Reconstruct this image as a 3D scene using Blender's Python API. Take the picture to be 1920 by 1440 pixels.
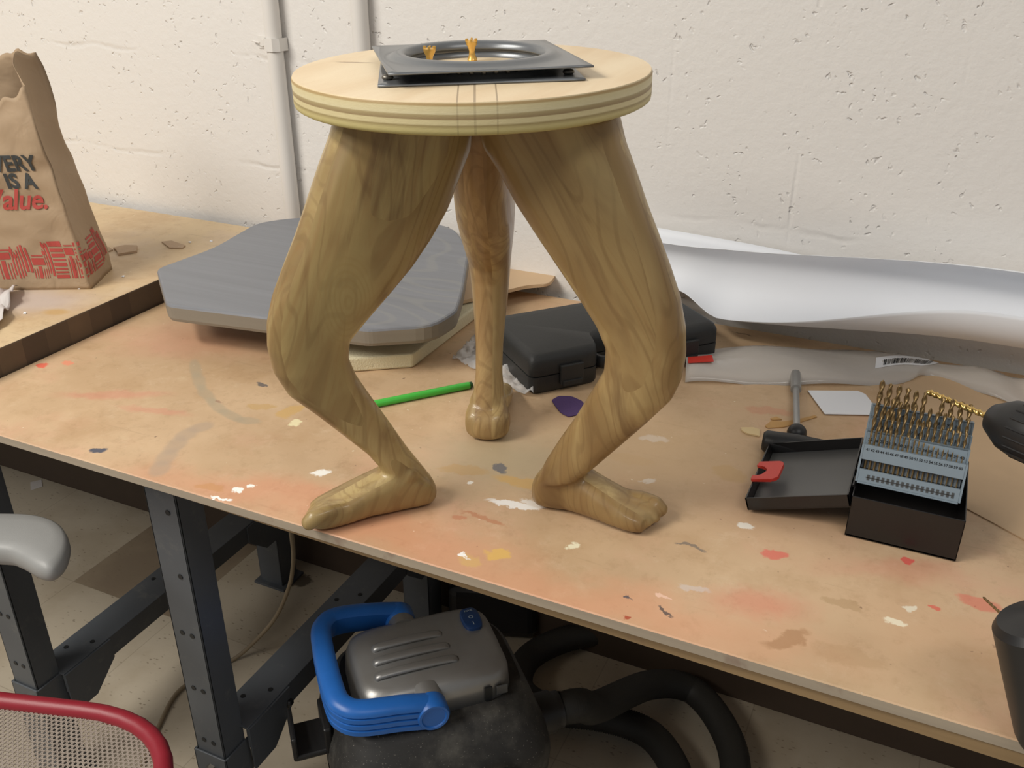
import bpy, bmesh, math, random
from mathutils import Vector, Matrix, noise as mnoise
random.seed(7)
for o in list(bpy.data.objects): bpy.data.objects.remove(o)
S = bpy.context.scene
COL = S.collection
R = math.radians
# ------------------------------------------------------------------ camera
CAMZ = 1.39; FPX = 1750.0; PITCH = math.atan(875/1750.0); AZ = R(25.0)
cd = bpy.data.cameras.new('camera'); cam = bpy.data.objects.new('camera', cd); COL.objects.link(cam)
cd.sensor_fit = 'HORIZONTAL'; cd.sensor_width = 36; cd.lens = FPX/1920*36; cd.clip_start = .02
cam.location = (0, 0, CAMZ); cam.rotation_euler = (math.pi/2-PITCH, 0, AZ)
S.camera = cam
# ------------------------------------------------------------------ world, lamps, exposure
S.view_settings.view_transform = 'Standard'; S.view_settings.look = 'None'
S.view_settings.gamma = 1; S.view_settings.use_curve_mapping = False
S.view_settings.exposure = -0.06
W = bpy.data.worlds.new('world'); S.world = W; W.use_nodes = True
W.node_tree.nodes['Background'].inputs[0].default_value = (.95, .97, 1, 1)
W.node_tree.nodes['Background'].inputs[1].default_value = .26
def area(name, loc, sx, sy, power, col, target):
    l = bpy.data.lights.new(name, 'AREA'); l.shape = 'RECTANGLE'; l.size = sx; l.size_y = sy
    l.energy = power; l.color = col
    o = bpy.data.objects.new(name, l); COL.objects.link(o); o.location = loc
    o.rotation_euler = (Vector(target)-Vector(loc)).to_track_quat('-Z', 'Y').to_euler()
    return o
area('ceiling_lamp_left', (-1.75, -.35, 2.75), 1.2, .3, 38, (1, .95, .87), (-1.2, .6, .3))
area('front_fill_light', (-1.95, -1.35, 2.75), 2.0, .5, 42, (1, .95, .87), (-1.1, .3, .3))  # unseen fill light, added to brighten the floor and the leg fronts
area('ceiling_lamp_right', (.9, -.2, 2.75), 1.2, .3, 11, (1, .965, .91), (.4, .5, 0))
# ------------------------------------------------------------------ geometry of the view: a pixel on a level or upright plane
_f = Vector((-math.sin(AZ)*math.cos(PITCH), math.cos(AZ)*math.cos(PITCH), -math.sin(PITCH)))
_r = Vector((math.cos(AZ), math.sin(AZ), 0)); _u = _r.cross(_f)
def _ray(x, y): return _f+_r*((x-960)/FPX)-_u*((y-720)/FPX)
def at(x, y, z):
    d = _ray(x, y); t = (z-CAMZ)/d.z; return Vector((d.x*t, d.y*t, z))
def onY(x, y, Y):
    d = _ray(x, y); t = Y/d.y; return Vector((d.x*t, Y, CAMZ+d.z*t))
TOP = .79; BENCH = .832; WALL = 1.45
# ------------------------------------------------------------------ materials
def srgb(c, g=None, b=None):
    if g is not None: c = (c, g, b)
    return tuple(((v/255)/12.92 if v/255 <= .04045 else ((v/255+.055)/1.055)**2.4) for v in c)+(1,)
class NT:
    def __init__(s, name):
        s.m = bpy.data.materials.new(name); s.m.use_nodes = True; s.t = s.m.node_tree
        s.b = s.t.nodes['Principled BSDF']; s.oc = s.n('ShaderNodeTexCoord').outputs['Object']
    def n(s, typ, **kw):
        nd = s.t.nodes.new(typ)
        for k, v in kw.items(): setattr(nd, k, v)
        return nd
    def put(s, sock, v):
        if isinstance(v, bpy.types.NodeSocket): s.t.links.new(v, sock)
        elif v is not None:
            if hasattr(sock.default_value, '__len__'):
                if not hasattr(v, '__len__'): v = (v,)*len(sock.default_value)
                v = tuple(v)[:len(sock.default_value)]
            sock.default_value = v
    def math(s, op, a, b=None, c=None, clamp=False):
        nd = s.n('ShaderNodeMath', operation=op, use_clamp=clamp)
        s.put(nd.inputs[0], a); s.put(nd.inputs[1], b) if b is not None else 0
        s.put(nd.inputs[2], c) if c is not None else 0
        return nd.outputs[0]
    def vec(s, op, a, b=None, sc=None):
        nd = s.n('ShaderNodeVectorMath', operation=op); s.put(nd.inputs[0], a)
        if b is not None: s.put(nd.inputs[1], b)
        if sc is not None: s.put(nd.inputs['Scale'], sc)
        return nd.outputs['Value'] if op in ('LENGTH', 'DISTANCE', 'DOT_PRODUCT') else nd.outputs[0]
    def sep(s, v):
        nd = s.n('ShaderNodeSeparateXYZ'); s.put(nd.inputs[0], v); return nd.outputs
    def comb(s, x, y, z):
        nd = s.n('ShaderNodeCombineXYZ'); [s.put(nd.inputs[i], v) for i, v in enumerate((x, y, z))]; return nd.outputs[0]
    def noise(s, v, scale, detail=3, rough=.5, dist=0, col=False):
        nd = s.n('ShaderNodeTexNoise'); s.put(nd.inputs['Vector'], v); s.put(nd.inputs['Scale'], scale)
        s.put(nd.inputs['Detail'], detail); s.put(nd.inputs['Roughness'], rough); s.put(nd.inputs['Distortion'], dist)
        return nd.outputs['Color'] if col else nd.outputs['Fac']
    def voro(s, v, scale, out='Distance', feat='F1', rnd=1):
        nd = s.n('ShaderNodeTexVoronoi', feature=feat); s.put(nd.inputs['Vector'], v); s.put(nd.inputs['Scale'], scale)
        s.put(nd.inputs['Randomness'], rnd); return nd.outputs[out]
    def white(s, v):
        nd = s.n('ShaderNodeTexWhiteNoise', noise_dimensions='3D'); s.put(nd.inputs['Vector'], v); return nd.outputs
    def ramp(s, f, stops, interp='LINEAR'):
        nd = s.n('ShaderNodeValToRGB'); s.put(nd.inputs[0], f); cr = nd.color_ramp; cr.interpolation = interp
        while len(cr.elements) < len(stops): cr.elements.new(.5)
        for e, (p, c) in zip(cr.elements, stops):
            e.position = p; e.color = c if hasattr(c, '__len__') else (c, c, c, 1)
        return nd.outputs[0]
    def step(s, f, lo, hi):
        nd = s.n('ShaderNodeMapRange', interpolation_type='SMOOTHSTEP'); s.put(nd.inputs[0], f)
        s.put(nd.inputs[1], lo); s.put(nd.inputs[2], hi); return nd.outputs[0]
    def mix(s, f, a, b, mode='MIX'):
        nd = s.n('ShaderNodeMix', data_type='RGBA', blend_type=mode); s.put(nd.inputs[0], f)
        s.put(nd.inputs[6], a); s.put(nd.inputs[7], b); return nd.outputs[2]
    def map(s, v, scale=(1, 1, 1), loc=(0, 0, 0), rot=(0, 0, 0)):
        nd = s.n('ShaderNodeMapping'); s.put(nd.inputs[0], v); nd.inputs['Scale'].default_value = scale
        nd.inputs['Location'].default_value = loc; nd.inputs['Rotation'].default_value = rot; return nd.outputs[0]
    def bump(s, h, strength=.3, dist=.002, normal=None):
        nd = s.n('ShaderNodeBump'); s.put(nd.inputs['Height'], h); nd.inputs['Strength'].default_value = strength
        nd.inputs['Distance'].default_value = dist
        if normal: s.put(nd.inputs['Normal'], normal)
        return nd.outputs[0]
    def fin(s, col=None, rough=None, metal=None, normal=None, **kw):
        if col is not None: s.put(s.b.inputs['Base Color'], col)
        if rough is not None: s.put(s.b.inputs['Roughness'], rough)
        if metal is not None: s.put(s.b.inputs['Metallic'], metal)
        if normal is not None: s.put(s.b.inputs['Normal'], normal)
        for k, v in kw.items(): s.put(s.b.inputs[k.replace('_', ' ')], v)
        return s.m
M = {}
def simple(name, col, rough=.5, metal=0, var=.08, vs=40, bump=0, bs=300, **kw):
    t = NT(name); n1 = t.noise(t.oc, vs, 4, .6)
    c = t.mix(n1, tuple(v*(1-var) for v in col[:3])+(1,), tuple(min(1, v*(1+var)) for v in col[:3])+(1,))
    nm = t.bump(t.noise(t.oc, bs, 2), bump, .001) if bump else None
    M[name] = t.fin(c, rough, metal, nm, **kw); return M[name]

def m_wall():
    t = NT('painted_block_wall'); p = t.oc; x, y, z = t.sep(p)
    big = t.noise(p, 1.4, 2); c = t.mix(big, srgb(233, 229, 223), srgb(226, 223, 219))
    st = t.step(t.noise(p, 9, 4, .65), .62, .8); c = t.mix(t.math('MULTIPLY', st, .25), c, srgb(205, 198, 188))
    pn = t.noise(p, 60, 3, .6)
    v = t.voro(t.vec('ADD', p, t.vec('SCALE', t.noise(p, 55, 2, col=True), sc=.03)), 62)
    pit = t.math('MULTIPLY', t.math('SUBTRACT', 1, t.step(v, .05, .26)), t.step(t.noise(p, 16, 3), .44, .6))
    # mortar courses of the blockwork
    cz = t.math('ADD', z, t.math('MULTIPLY', t.noise(p, 11, 4), .034))
    fz = t.math('ABSOLUTE', t.math('SUBTRACT', t.math('FRACT', t.math('DIVIDE', t.math('SUBTRACT', cz, .973), .2032)), .5))
    line = t.math('MULTIPLY', t.step(fz, .465, .5), t.step(t.noise(p, 5.5, 4), .5, .66))
    row = t.math('FLOOR', t.math('DIVIDE', t.math('SUBTRACT', z, 1.0746), .2032))
    fx = t.math('ABSOLUTE', t.math('SUBTRACT', t.math('FRACT', t.math('ADD', t.math('DIVIDE', x, .4064), t.math('MULTIPLY', row, .5))), .5))
    linev = t.math('MULTIPLY', t.step(fx, .488, .5), t.step(t.noise(p, 4.2, 3), .5, .7))
    c = t.mix(t.math('MULTIPLY', pit, .10), c, srgb(170, 164, 156)); c = t.mix(t.math('MULTIPLY', line, .10), c, srgb(176, 170, 160))
    h = t.math('ADD', t.math('MULTIPLY', pn, .5), t.math('MULTIPLY', t.noise(p, 220, 2), .12))
    h = t.math('SUBTRACT', h, t.math('MULTIPLY', pit, .75)); h = t.math('SUBTRACT', h, t.math('MULTIPLY', t.math('MAXIMUM', line, linev), .55))
    M['wall'] = t.fin(c, .42, 0, t.bump(h, .85, .0026), Specular_IOR_Level=.35)
m_wall()

def stain(t, c, pos, rx, ry, ang, col, k=1.0, soft=.35, warp=.5, nz=None):
    """a paint stain on the board: warped ellipse"""
    nd = t.n('ShaderNodeMapping', vector_type='TEXTURE'); t.put(nd.inputs[0], nz)
    nd.inputs['Location'].default_value = (pos[0], pos[1], 0); nd.inputs['Rotation'].default_value = (0, 0, ang); nd.inputs['Scale'].default_value = (rx, ry, 1e5)
    mr = t.n('ShaderNodeMapRange', interpolation_type='SMOOTHSTEP'); t.put(mr.inputs[0], t.vec('LENGTH', nd.outputs[0]))
    t.put(mr.inputs[1], 1-soft); t.put(mr.inputs[2], 1+soft); t.put(mr.inputs[3], k); t.put(mr.inputs[4], 0.0)
    return t.mix(mr.outputs[0], c, col)
def board_base(t, a, b, pink, pk):
    p = t.oc
    c = t.mix(t.step(t.noise(p, 3.2, 4, .6), .35, .65), a, b)
    c = t.mix(t.math('MULTIPLY', t.step(t.noise(t.vec('ADD', p, (7, 3, 0)), 4.5, 5, .65), .48, .72), pk), c, pink)
    c = t.mix(t.math('MULTIPLY', t.step(t.noise(p, 21, 5, .7), .55, .75), .3), c, srgb(168, 136, 98))
    c = t.mix(t.math('MULTIPLY', t.step(t.noise(t.vec('ADD', p, (3, 8, 0)), 14, 5, .7), .6, .78), .4), c, srgb(216, 196, 160))
    c = t.mix(t.math('MULTIPLY', t.step(t.noise(t.vec('ADD', p, (4, 4, 0)), 8, 5, .7), .48, .68), .38), c, srgb(178, 142, 102))
    c = t.mix(t.math('MULTIPLY', t.step(t.noise(t.vec('ADD', p, (1, 5, 0)), 46, 5, .75), .5, .72), .28), c, srgb(160, 128, 94))
    c = t.mix(t.math('MULTIPLY', t.step(t.noise(t.vec('ADD', p, (9, 2, 0)), 30, 6, .8), .52, .75), .25), c, srgb(226, 206, 176))
    sc = t.noise(t.map(p, (9, 120, 1), rot=(0, 0, .5)), 1, 3); c = t.mix(t.math('MULTIPLY', t.step(sc, .66, .75), .18), c, srgb(150, 120, 90))
    sp = t.math('SUBTRACT', 1, t.step(t.voro(t.vec('ADD', p, t.vec('SCALE', t.noise(p, 90, 2, col=True), sc=.012)), 62), .05, .10))
    w = t.white(t.vec('SCALE', t.voro(p, 62, 'Position'), sc=1))
    sp = t.math('MULTIPLY', sp, t.step(t.sep(w['Color'])[0], .72, .74))
    c = t.mix(t.math('MULTIPLY', sp, .75), c, t.mix(t.step(t.sep(w['Color'])[1], .45, .55), srgb(110, 84, 66), srgb(236, 226, 200)))
    return c
ZONES = [-1.30, -.80, -.52, -.28, -.02, 1.0]
def m_table(zi):
    t = NT('stained_table_board'); p = t.oc; zx0, zx1 = ZONES[zi], ZONES[zi+1]
    c = board_base(t, srgb(212, 182, 146), srgb(194, 163, 127), srgb(214, 164, 136), .55)
    nz = t.vec('ADD', p, t.vec('SCALE', t.vec('SUBTRACT', t.noise(p, 38, 4, .65, col=True), (.5, .5, .5)), sc=.030))
    nz2 = t.vec('ADD', p, t.vec('SCALE', t.vec('SUBTRACT', t.noise(p, 9, 4, .6, col=True), (.5, .5, .5)), sc=.12))
    nz3 = t.vec('ADD', p, t.vec('SCALE', t.vec('SUBTRACT', t.noise(p, 30, 3, .6, col=True), (.5, .5, .5)), sc=.008))
    def P(px, py): v = at(px, py, TOP); return v
    def st(px, py, rx, ry, ang, col, k=1, soft=.25, n=None):
        nonlocal c
        q = P(px, py); mg = max(rx, ry)*(1+soft)+(.06 if n is nz2 else .02)
        if q.x+mg < zx0 or q.x-mg > zx1: return
        c = stain(t, c, q, rx, ry, R(ang), srgb(*col), k, soft, nz=n or nz)
    # broad washes of paint
    st(520, 930, .16, .035, 12, (232, 130, 98), .30, .8, nz2); st(760, 1010, .12, .03, 10, (230, 146, 110), .38, .8, nz2)
    st(1010, 1110, .16, .035, 12, (226, 152, 116), .42, .7, nz2); st(1300, 1190, .13, .03, 10, (222, 162, 126), .4, .7, nz2)
    st(1420, 1130, .045, .018, 15, (218, 108, 88), .4, .8); st(1700, 1080, .07, .02, 10, (216, 140, 118), .4, .8, nz2)
    st(950, 860, .10, .07, 20, (184, 168, 136), .75, .7, nz2); st(1250, 850, .12, .09, 0, (188, 160, 124), .55, .7, nz2)
    st(360, 640, .12, .05, 10, (206, 150, 122), .5, .8, nz2); st(210, 740, .07, .012, 25, (206, 140, 116), .55, .5); st(290, 770, .05, .008, 12, (206, 140, 116), .5, .5)
    st(1500, 960, .1, .07, 0, (204, 160, 130), .4, .8, nz2); st(1770, 1180, .1, .05, 0, (206, 160, 122), .3, .8, nz2)
    # brushed grey arcs
    for arc, wd, col in ((((364, 680), (368, 703), (378, 727), (396, 752), (420, 772), (450, 786), (480, 791)), .0085, (172, 156, 130)), (((392, 797), (362, 806), (338, 823), (320, 846), (306, 868), (296, 888)), .0125, (176, 154, 132))):
        for (x0, y0), (x1, y1) in zip(arc, arc[1:]):
            p0, p1 = P(x0, y0), P(x1, y1); d = p1-p0
            if p0.x+.08 < zx0 or p0.x-.08 > zx1: continue
            c = stain(t, c, (p0+p1)/2, d.length*.75, wd, math.atan2(d.y, d.x), srgb(*col), .62, .3, nz=nz3)
    # drips and blobs
    for px, py, rx, ry, a, col, k in ((188, 842, .010, .006, 20, (86, 88, 100), 1), (82, 685, .006, .009, 60, (232, 106, 84), .9), (125, 682, .009, .006, 0, (236, 140, 110), .7),
        (602, 887, .010, .007, 35, (250, 248, 240), 1), (468, 911, .006, .004, 0, (250, 250, 244), 1), (446, 919, .005, .004, 0, (250, 250, 244), 1), (418, 932, .012, .0022, -10, (252, 250, 246), 1),
        (552, 793, .008, .008, 0, (236, 224, 180), 1), (548, 770, .020, .012, 80, (206, 168, 104), .8), (490, 762, .02, .007, 20, (196, 160, 104), .7), (395, 912, .018, .007, 5, (200, 148, 100), .8),
        (936, 878, .012, .006, -40, (112, 112, 116), .9), (930, 785, .006, .003, 0, (190, 168, 120), .7), (870, 882, .030, .010, 15, (192, 156, 104), .6), (985, 905, .040, .010, 5, (208, 168, 100), .75),
        (965, 946, .030, .005, 8, (250, 248, 244), .9), (1000, 944, .016, .006, 0, (246, 242, 236), .8), (905, 970, .028, .004, -8, (190, 132, 96), .8), (860, 968, .008, .005, 0, (196, 134, 100), .8),
        (884, 905, .004, .004, 0, (244, 240, 230), .9), (1225, 822, .018, .008, 20, (222, 214, 204), .4), (1215, 902, .010, .004, 20, (226, 222, 214), .5), (1455, 1038, .014, .008, 20, (222, 104, 92), .75), (1708, 1052, .006, .005, 0, (222, 86, 80), .85),
        (1396, 985, .010, .006, 0, (232, 226, 214), .9), (1370, 890, .016, .022, 70, (186, 152, 104), .6), (1296, 1025, .003, .018, 80, (120, 110, 100), .8), (1300, 1104, .014, .005, 10, (214, 208, 208), .45),
        (1677, 1162, .008, .006, 0, (240, 228, 200), 1), (1708, 1140, .006, .005, 0, (232, 220, 196), 1), (1750, 1140, .006, .005, 0, (222, 100, 84), .8), (1835, 1130, .02, .01, 0, (220, 110, 92), .6),
        (1180, 1118, .005, .003, 0, (84, 82, 90), .9), (1250, 1145, .010, .002, -30, (96, 84, 80), .9), (1476, 1200, .024, .010, 50, (168, 124, 84), .6), (1580, 1130, .02, .006, 0, (176, 144, 104), .5), (1175, 1156, .004, .003, 0, (176, 74, 48), .9),
        (1076, 1024, .006, .007, 0, (240, 232, 200), 1), (880, 1050, .012, .010, 0, (214, 176, 110), .7), (932, 1041, .012, .010, 0, (226, 186, 90), .7), (1240, 1118, .006, .003, 0, (240, 200, 176), .9),
        (870, 1041, .006, .003, 0, (252, 250, 246), 1), (1393, 625, .002, .016, 90, (120, 100, 84), .8), (492, 722, .010, .004, -20, (104, 98, 96), .9), (415, 752, .006, .003, 0, (150, 110, 90), .6),
        (1440, 770, .03, .012, 10, (202, 140, 112), .5), (1100, 690, .0, .0, 0, (0, 0, 0), 0), (1590, 1230, .03, .012, 0, (176, 140, 100), .35), (700, 905, .004, .003, 0, (120, 90, 70), .7), (1020, 700, .03, .008, -30, (214, 206, 196), .5), (1180, 860, .03, .012, 0, (190, 158, 116), .4)):
        if k: st(px, py, rx, ry, a, col, k, .22)
    h = t.noise(p, 160, 3)
    M['table_%d' % zi] = t.fin(c, t.math('ADD', .42, t.math('MULTIPLY', t.noise(p, 12, 3), .25)), 0, t.bump(h, .12, .001))
def m_bench():
    t = NT('pale_bench_board')
    c = board_base(t, srgb(216, 192, 154), srgb(204, 178, 140), srgb(200, 180, 160), .5)
    c2 = stain(t, c, at(60, 560, BENCH), .10, .05, .3, srgb(196, 184, 178), .75, .6, nz=t.vec('ADD', t.oc, t.vec('SCALE', t.noise(t.oc, 20, 4, col=True), sc=.03)))
    c2 = stain(t, c2, at(105, 585, BENCH), .02, .012, .3, srgb(196, 160, 104), .8, .5, nz=t.oc)
    c2 = stain(t, c2, at(225, 440, BENCH), .05, .02, .3, srgb(172, 144, 116), .4, .5, nz=t.vec('ADD', t.oc, t.vec('SCALE', t.noise(t.oc, 60, 4, col=True), sc=.02)))
    M['bench'] = t.fin(c2, .5, 0, t.bump(t.noise(t.oc, 160, 3), .12, .001))
for _z in range(5): m_table(_z)
m_bench()
def m_edge(name, a, b, sc=(3, 3, 120)):
    t = NT(name); g = t.noise(t.map(t.oc, sc), 1, 4, .6); c = t.mix(g, a, b)
    c = t.mix(t.math('MULTIPLY', t.step(t.noise(t.oc, 16, 4, .6), .6, .72), .5), c, srgb(120, 92, 78))
    M[name] = t.fin(c, .6)
m_edge('board_edge_grey', srgb(150, 138, 122), srgb(176, 162, 142)); m_edge('board_edge_brown', srgb(126, 102, 72), srgb(160, 134, 96))
def m_benchface():
    t = NT('bench_edge_blocks'); x, y, z = t.sep(t.oc)
    w = t.sep(t.white(t.comb(0, t.math('FLOOR', t.math('DIVIDE', y, .042)), 0))['Color'])[0]
    c = t.mix(w, srgb(112, 92, 72), srgb(72, 58, 48)); c = t.mix(t.math('MULTIPLY', t.noise(t.oc, 30, 4), .5), c, srgb(64, 54, 46))
    M['bench_face'] = t.fin(c, .6)
m_benchface()
def m_floor():
    t = NT('speckled_vinyl_tile'); p = t.oc; x, y, z = t.sep(p)
    tx = t.math('DIVIDE', t.math('ADD', x, 1.668), .305); ty = t.math('DIVIDE', t.math('SUBTRACT', y, 1.15), .305)
    ix = t.math('FLOOR', tx); iy = t.math('FLOOR', ty)
    w = t.sep(t.white(t.comb(ix, iy, 0))['Color'])[0]
    dark = t.math('MULTIPLY', t.math('COMPARE', ix, 0, .1), t.math('COMPARE', iy, 0, .1))
    c = t.mix(w, srgb(192, 180, 160), srgb(180, 168, 148)); c = t.mix(dark, c, srgb(134, 118, 98))
    c = t.mix(t.math('MULTIPLY', t.step(t.noise(p, 5, 5, .6), .45, .7), .5), c, srgb(160, 144, 120))
    st = t.map(p, (150, 330, 1), rot=(0, 0, .25)); v = t.voro(t.vec('ADD', st, t.vec('SCALE', t.noise(p, 60, 2, col=True), sc=1.4)), .38)
    sp = t.math('MULTIPLY', t.math('SUBTRACT', 1, t.step(v, .12, .26)), t.step(t.noise(p, 24, 3), .45, .6))
    c = t.mix(t.math('MULTIPLY', sp, .65), c, srgb(112, 96, 78))
    seam = t.math('MAXIMUM', t.step(t.math('ABSOLUTE', t.math('SUBTRACT', t.math('FRACT', tx), .5)), .494, .5), t.step(t.math('ABSOLUTE', t.math('SUBTRACT', t.math('FRACT', ty), .5)), .494, .5))
    c = t.mix(t.math('MULTIPLY', seam, .4), c, srgb(120, 106, 88))
    q = t.vec('ADD', p, t.vec('SCALE', t.noise(p, 70, 3, col=True), sc=.035)); g = at(560, 1088, 0)
    c = stain(t, c, (g.x+.017, g.y+.017), .035, .022, .3, srgb(70, 60, 48), .85, .2, nz=q)
    M['floor'] = t.fin(c, .45, 0, t.bump(t.noise(p, 90, 3), .06, .001))
m_floor()
def m_legwood(name, off, tone):
    """glued-up boards: figure changes from board to board across the leg"""
    t = NT(name); x, y, z = t.sep(t.oc)
    wy = t.math('ADD', y, t.math('MULTIPLY', t.noise(t.oc, 9, 2), .004))
    ib = t.math('FLOOR', t.math('DIVIDE', t.math('ADD', wy, .0215+off*.002), .0215))
    w = t.white(t.comb(ib, off, 3))['Color']; wr = t.sep(w)
    tilt = t.math('MULTIPLY', t.math('SUBTRACT', wr[0], .5), .9)
    gx = t.math('ADD', x, t.math('MULTIPLY', z, t.math('ADD', tilt, .25)))
    q = t.vec('ADD', t.comb(gx, t.math('MULTIPLY', y, 1.6), t.math('MULTIPLY', z, .30)), t.vec('SCALE', w, sc=3.0))
    warp = t.noise(q, 7, 2, .5, 0, col=True)
    q2 = t.vec('ADD', q, t.vec('SCALE', warp, sc=.16))
    rings = t.math('SINE', t.math('MULTIPLY', t.noise(q2, 5.5, 1, .3), 95))
    fine = t.noise(t.map(q2, (300, 90, 30)), 1, 3, .6)
    broad = t.noise(q2, 12, 3, .55)
    c = t.mix(t.step(broad, .34, .68), srgb(186, 161, 110), srgb(134, 106, 67))
    c = t.mix(wr[1], c, t.mix(.6, c, srgb(*tone))); c = t.mix(t.math('MULTIPLY', t.step(wr[0], .55, .6), .45), c, srgb(132, 103, 64))
    c = t.mix(t.math('MULTIPLY', t.step(rings, .0, 1), .30), c, srgb(138, 106, 64))
    c = t.mix(t.math('MULTIPLY', t.step(fine, .42, .78), .42), c, srgb(146, 112, 70))
    st = t.vec('ADD', t.comb(t.math('MULTIPLY', gx, 3.2), t.math('MULTIPLY', y, 3.0), t.math('MULTIPLY', z, .55)), t.vec('SCALE', w, sc=5.0))
    dk = t.step(t.noise(t.vec('ADD', st, t.vec('SCALE', warp, sc=.25)), 8, 4, .62), .52, .72); c = t.mix(t.math('MULTIPLY', dk, .62), c, srgb(108, 80, 50))
    ln = t.math('SINE', t.math('MULTIPLY', t.noise(t.vec('ADD', st, t.vec('SCALE', warp, sc=.3)), 3.2, 2, .4), 120)); c = t.mix(t.math('MULTIPLY', t.step(ln, .55, 1), .28), c, srgb(112, 84, 50))
    lt = t.step(t.noise(t.vec('ADD', q2, (9, 5, 7)), 9, 2, .5), .56, .70); c = t.mix(t.math('MULTIPLY', lt, .40), c, srgb(206, 184, 130))
    # knot figure on the broad flank of the thigh
    kn = t.vec('ADD', t.comb(t.math('SUBTRACT', x, .148), 0, t.math('MULTIPLY', t.math('SUBTRACT', z, .272), .55)), t.vec('SCALE', t.noise(t.oc, 20, 2, col=True), sc=.006))
    kd = t.vec('LENGTH', kn); kr = t.math('SINE', t.math('MULTIPLY', kd, 1500))
    km = t.math('MULTIPLY', t.math('SUBTRACT', 1, t.step(kd, .018, .034)), .22)
    if off == 0: c = t.mix(t.math('MULTIPLY', t.step(kr, -.2, 1), t.math('MULTIPLY', km, 1.8)), c, srgb(140, 110, 62)); c = t.mix(t.math('MULTIPLY', t.math('SUBTRACT', 1, t.step(kd, .02, .04)), .35), c, srgb(186, 166, 110))
    M[name] = t.fin(c, t.math('ADD', .34, t.math('MULTIPLY', fine, .1)), 0, t.bump(t.noise(t.oc, 14, 2), .12, .004), Coat_Weight=.22, Coat_Roughness=.10, Specular_IOR_Level=.35)
m_legwood('carved_wood_left', 0, (160, 143, 92)); m_legwood('carved_wood_right', 1, (176, 150, 98)); m_legwood('carved_wood_back', 2, (178, 140, 96))
def m_ply():
    t = NT('round_plywood'); x, y, z = t.sep(t.oc)
    zz = t.math('ADD', z, t.math('MULTIPLY', t.math('SUBTRACT', t.noise(t.oc, 6, 3), .5), .0022))
    f = t.math('DIVIDE', t.math('SUBTRACT', zz, .442), .027)
    edge = t.ramp(f, [(0, srgb(190, 178, 112)), (.2, srgb(204, 190, 134)), (.30, srgb(160, 142, 96)), (.35, srgb(220, 206, 160)), (.47, srgb(216, 202, 156)), (.50, srgb(150, 128, 92)), (.62, srgb(172, 154, 112)), (.66, srgb(218, 206, 166)), (.86, srgb(212, 198, 154)), (.9, srgb(178, 152, 104)), (.95, srgb(176, 146, 98)), (.975, srgb(232, 212, 172))])
    edge = t.mix(t.math('MULTIPLY', t.noise(t.map(t.oc, (160, 160, 500)), 1, 3), .25), edge, srgb(168, 148, 100))
    g = t.noise(t.map(t.oc, (14, 3, 1), rot=(0, 0, .5)), 1, 4, .6, .5)
    top = t.mix(t.step(g, .35, .7), srgb(240, 220, 186), srgb(228, 202, 164))
    for dx, wd, y0, y1 in ((-.012, .0007, -.165, -.08), (.002, .001, -.165, .05), (.020, .0007, -.165, -.08)):
        u = t.vec('DOT_PRODUCT', t.oc, (math.cos(R(27)), math.sin(R(27)), 0)); v = t.vec('DOT_PRODUCT', t.oc, (-math.sin(R(27)), math.cos(R(27)), 0))
        m = t.math('MULTIPLY', t.math('LESS_THAN', t.math('ABSOLUTE', t.math('SUBTRACT', u, dx)), wd), t.math('MULTIPLY', t.math('GREATER_THAN', v, y0-.01), t.math('LESS_THAN', v, y1)))
        top = t.mix(t.math('MULTIPLY', m, .55), top, srgb(110, 90, 70)); edge = t.mix(t.math('MULTIPLY', m, .22), edge, srgb(96, 76, 56))
    top = stain(t, top, (-.122, -.012), .02, .0022, R(10), srgb(120, 84, 60), .7, .4, nz=t.vec('ADD', t.oc, t.vec('SCALE', t.noise(t.oc, 90, 3, col=True), sc=.004)))
    up = t.step(t.sep(t.n('ShaderNodeNewGeometry').outputs['Normal'])[2], .6, .8)
    M['ply'] = t.fin(t.mix(up, edge, top), .5, 0, t.bump(t.noise(t.map(t.oc, (300, 300, 900)), 1, 2), .15, .001))
m_ply()
simple('grey_steel', srgb(118, 121, 124), .30, .35, .10, 30)
simple('brass', srgb(232, 186, 100), .28, .55)
simple('gold_bit', srgb(140, 116, 78), .36, .7, .2, 200)
simple('bright_gold_bit', srgb(232, 196, 120), .22, .9, .15, 120)
simple('black_case', srgb(38, 39, 39), .55, 0, .12, 60, .25, 500)
simple('black_plastic', srgb(30, 30, 31), .42, 0, .15, 40)
simple('black_metal', srgb(30, 28, 28), .3, 0, .15, 60, .05, 400)
simple('window_grey', srgb(128, 136, 142), .5)
simple('grey_lid_inside', srgb(80, 80, 79), .35, 0, .08, 60)
simple('black_print', srgb(24, 26, 28), .5); simple('dark_print', srgb(58, 60, 60), .6)
simple('index_grey', srgb(134, 148, 158), .45, 0, .06, 60)
simple('red_plastic', srgb(204, 58, 46), .4, 0, .06)
simple('red_print', srgb(178, 72, 64), .7, 0, .1)
simple('green_plastic', srgb(72, 190, 70), .35, 0, .06)
simple('dark_green', srgb(30, 70, 34), .5)
simple('white_paper', srgb(236, 238, 242), .6, 0, .02, 8)
simple('tan_sheet', srgb(206, 176, 140), .6, 0, .10, 12)
simple('brown_scrap', srgb(190, 148, 92), .7, 0, .15, 60)
simple('pale_wood_chip', srgb(214, 190, 144), .7, 0, .1, 60)
simple('cardboard_scrap', srgb(186, 160, 132), .8, 0, .1, 60)
simple('crumpled_grey', srgb(206, 200, 196), .7, 0, .08, 30)
simple('chair_red', srgb(146, 38, 50), .4, 0, .08, 60, .1, 700)
simple('chair_mesh', srgb(156, 144, 132), .6, 0, .15, 40)
simple('armrest_grey', srgb(150, 150, 148), .45, 0, .05, 20, .15, 900)
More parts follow.
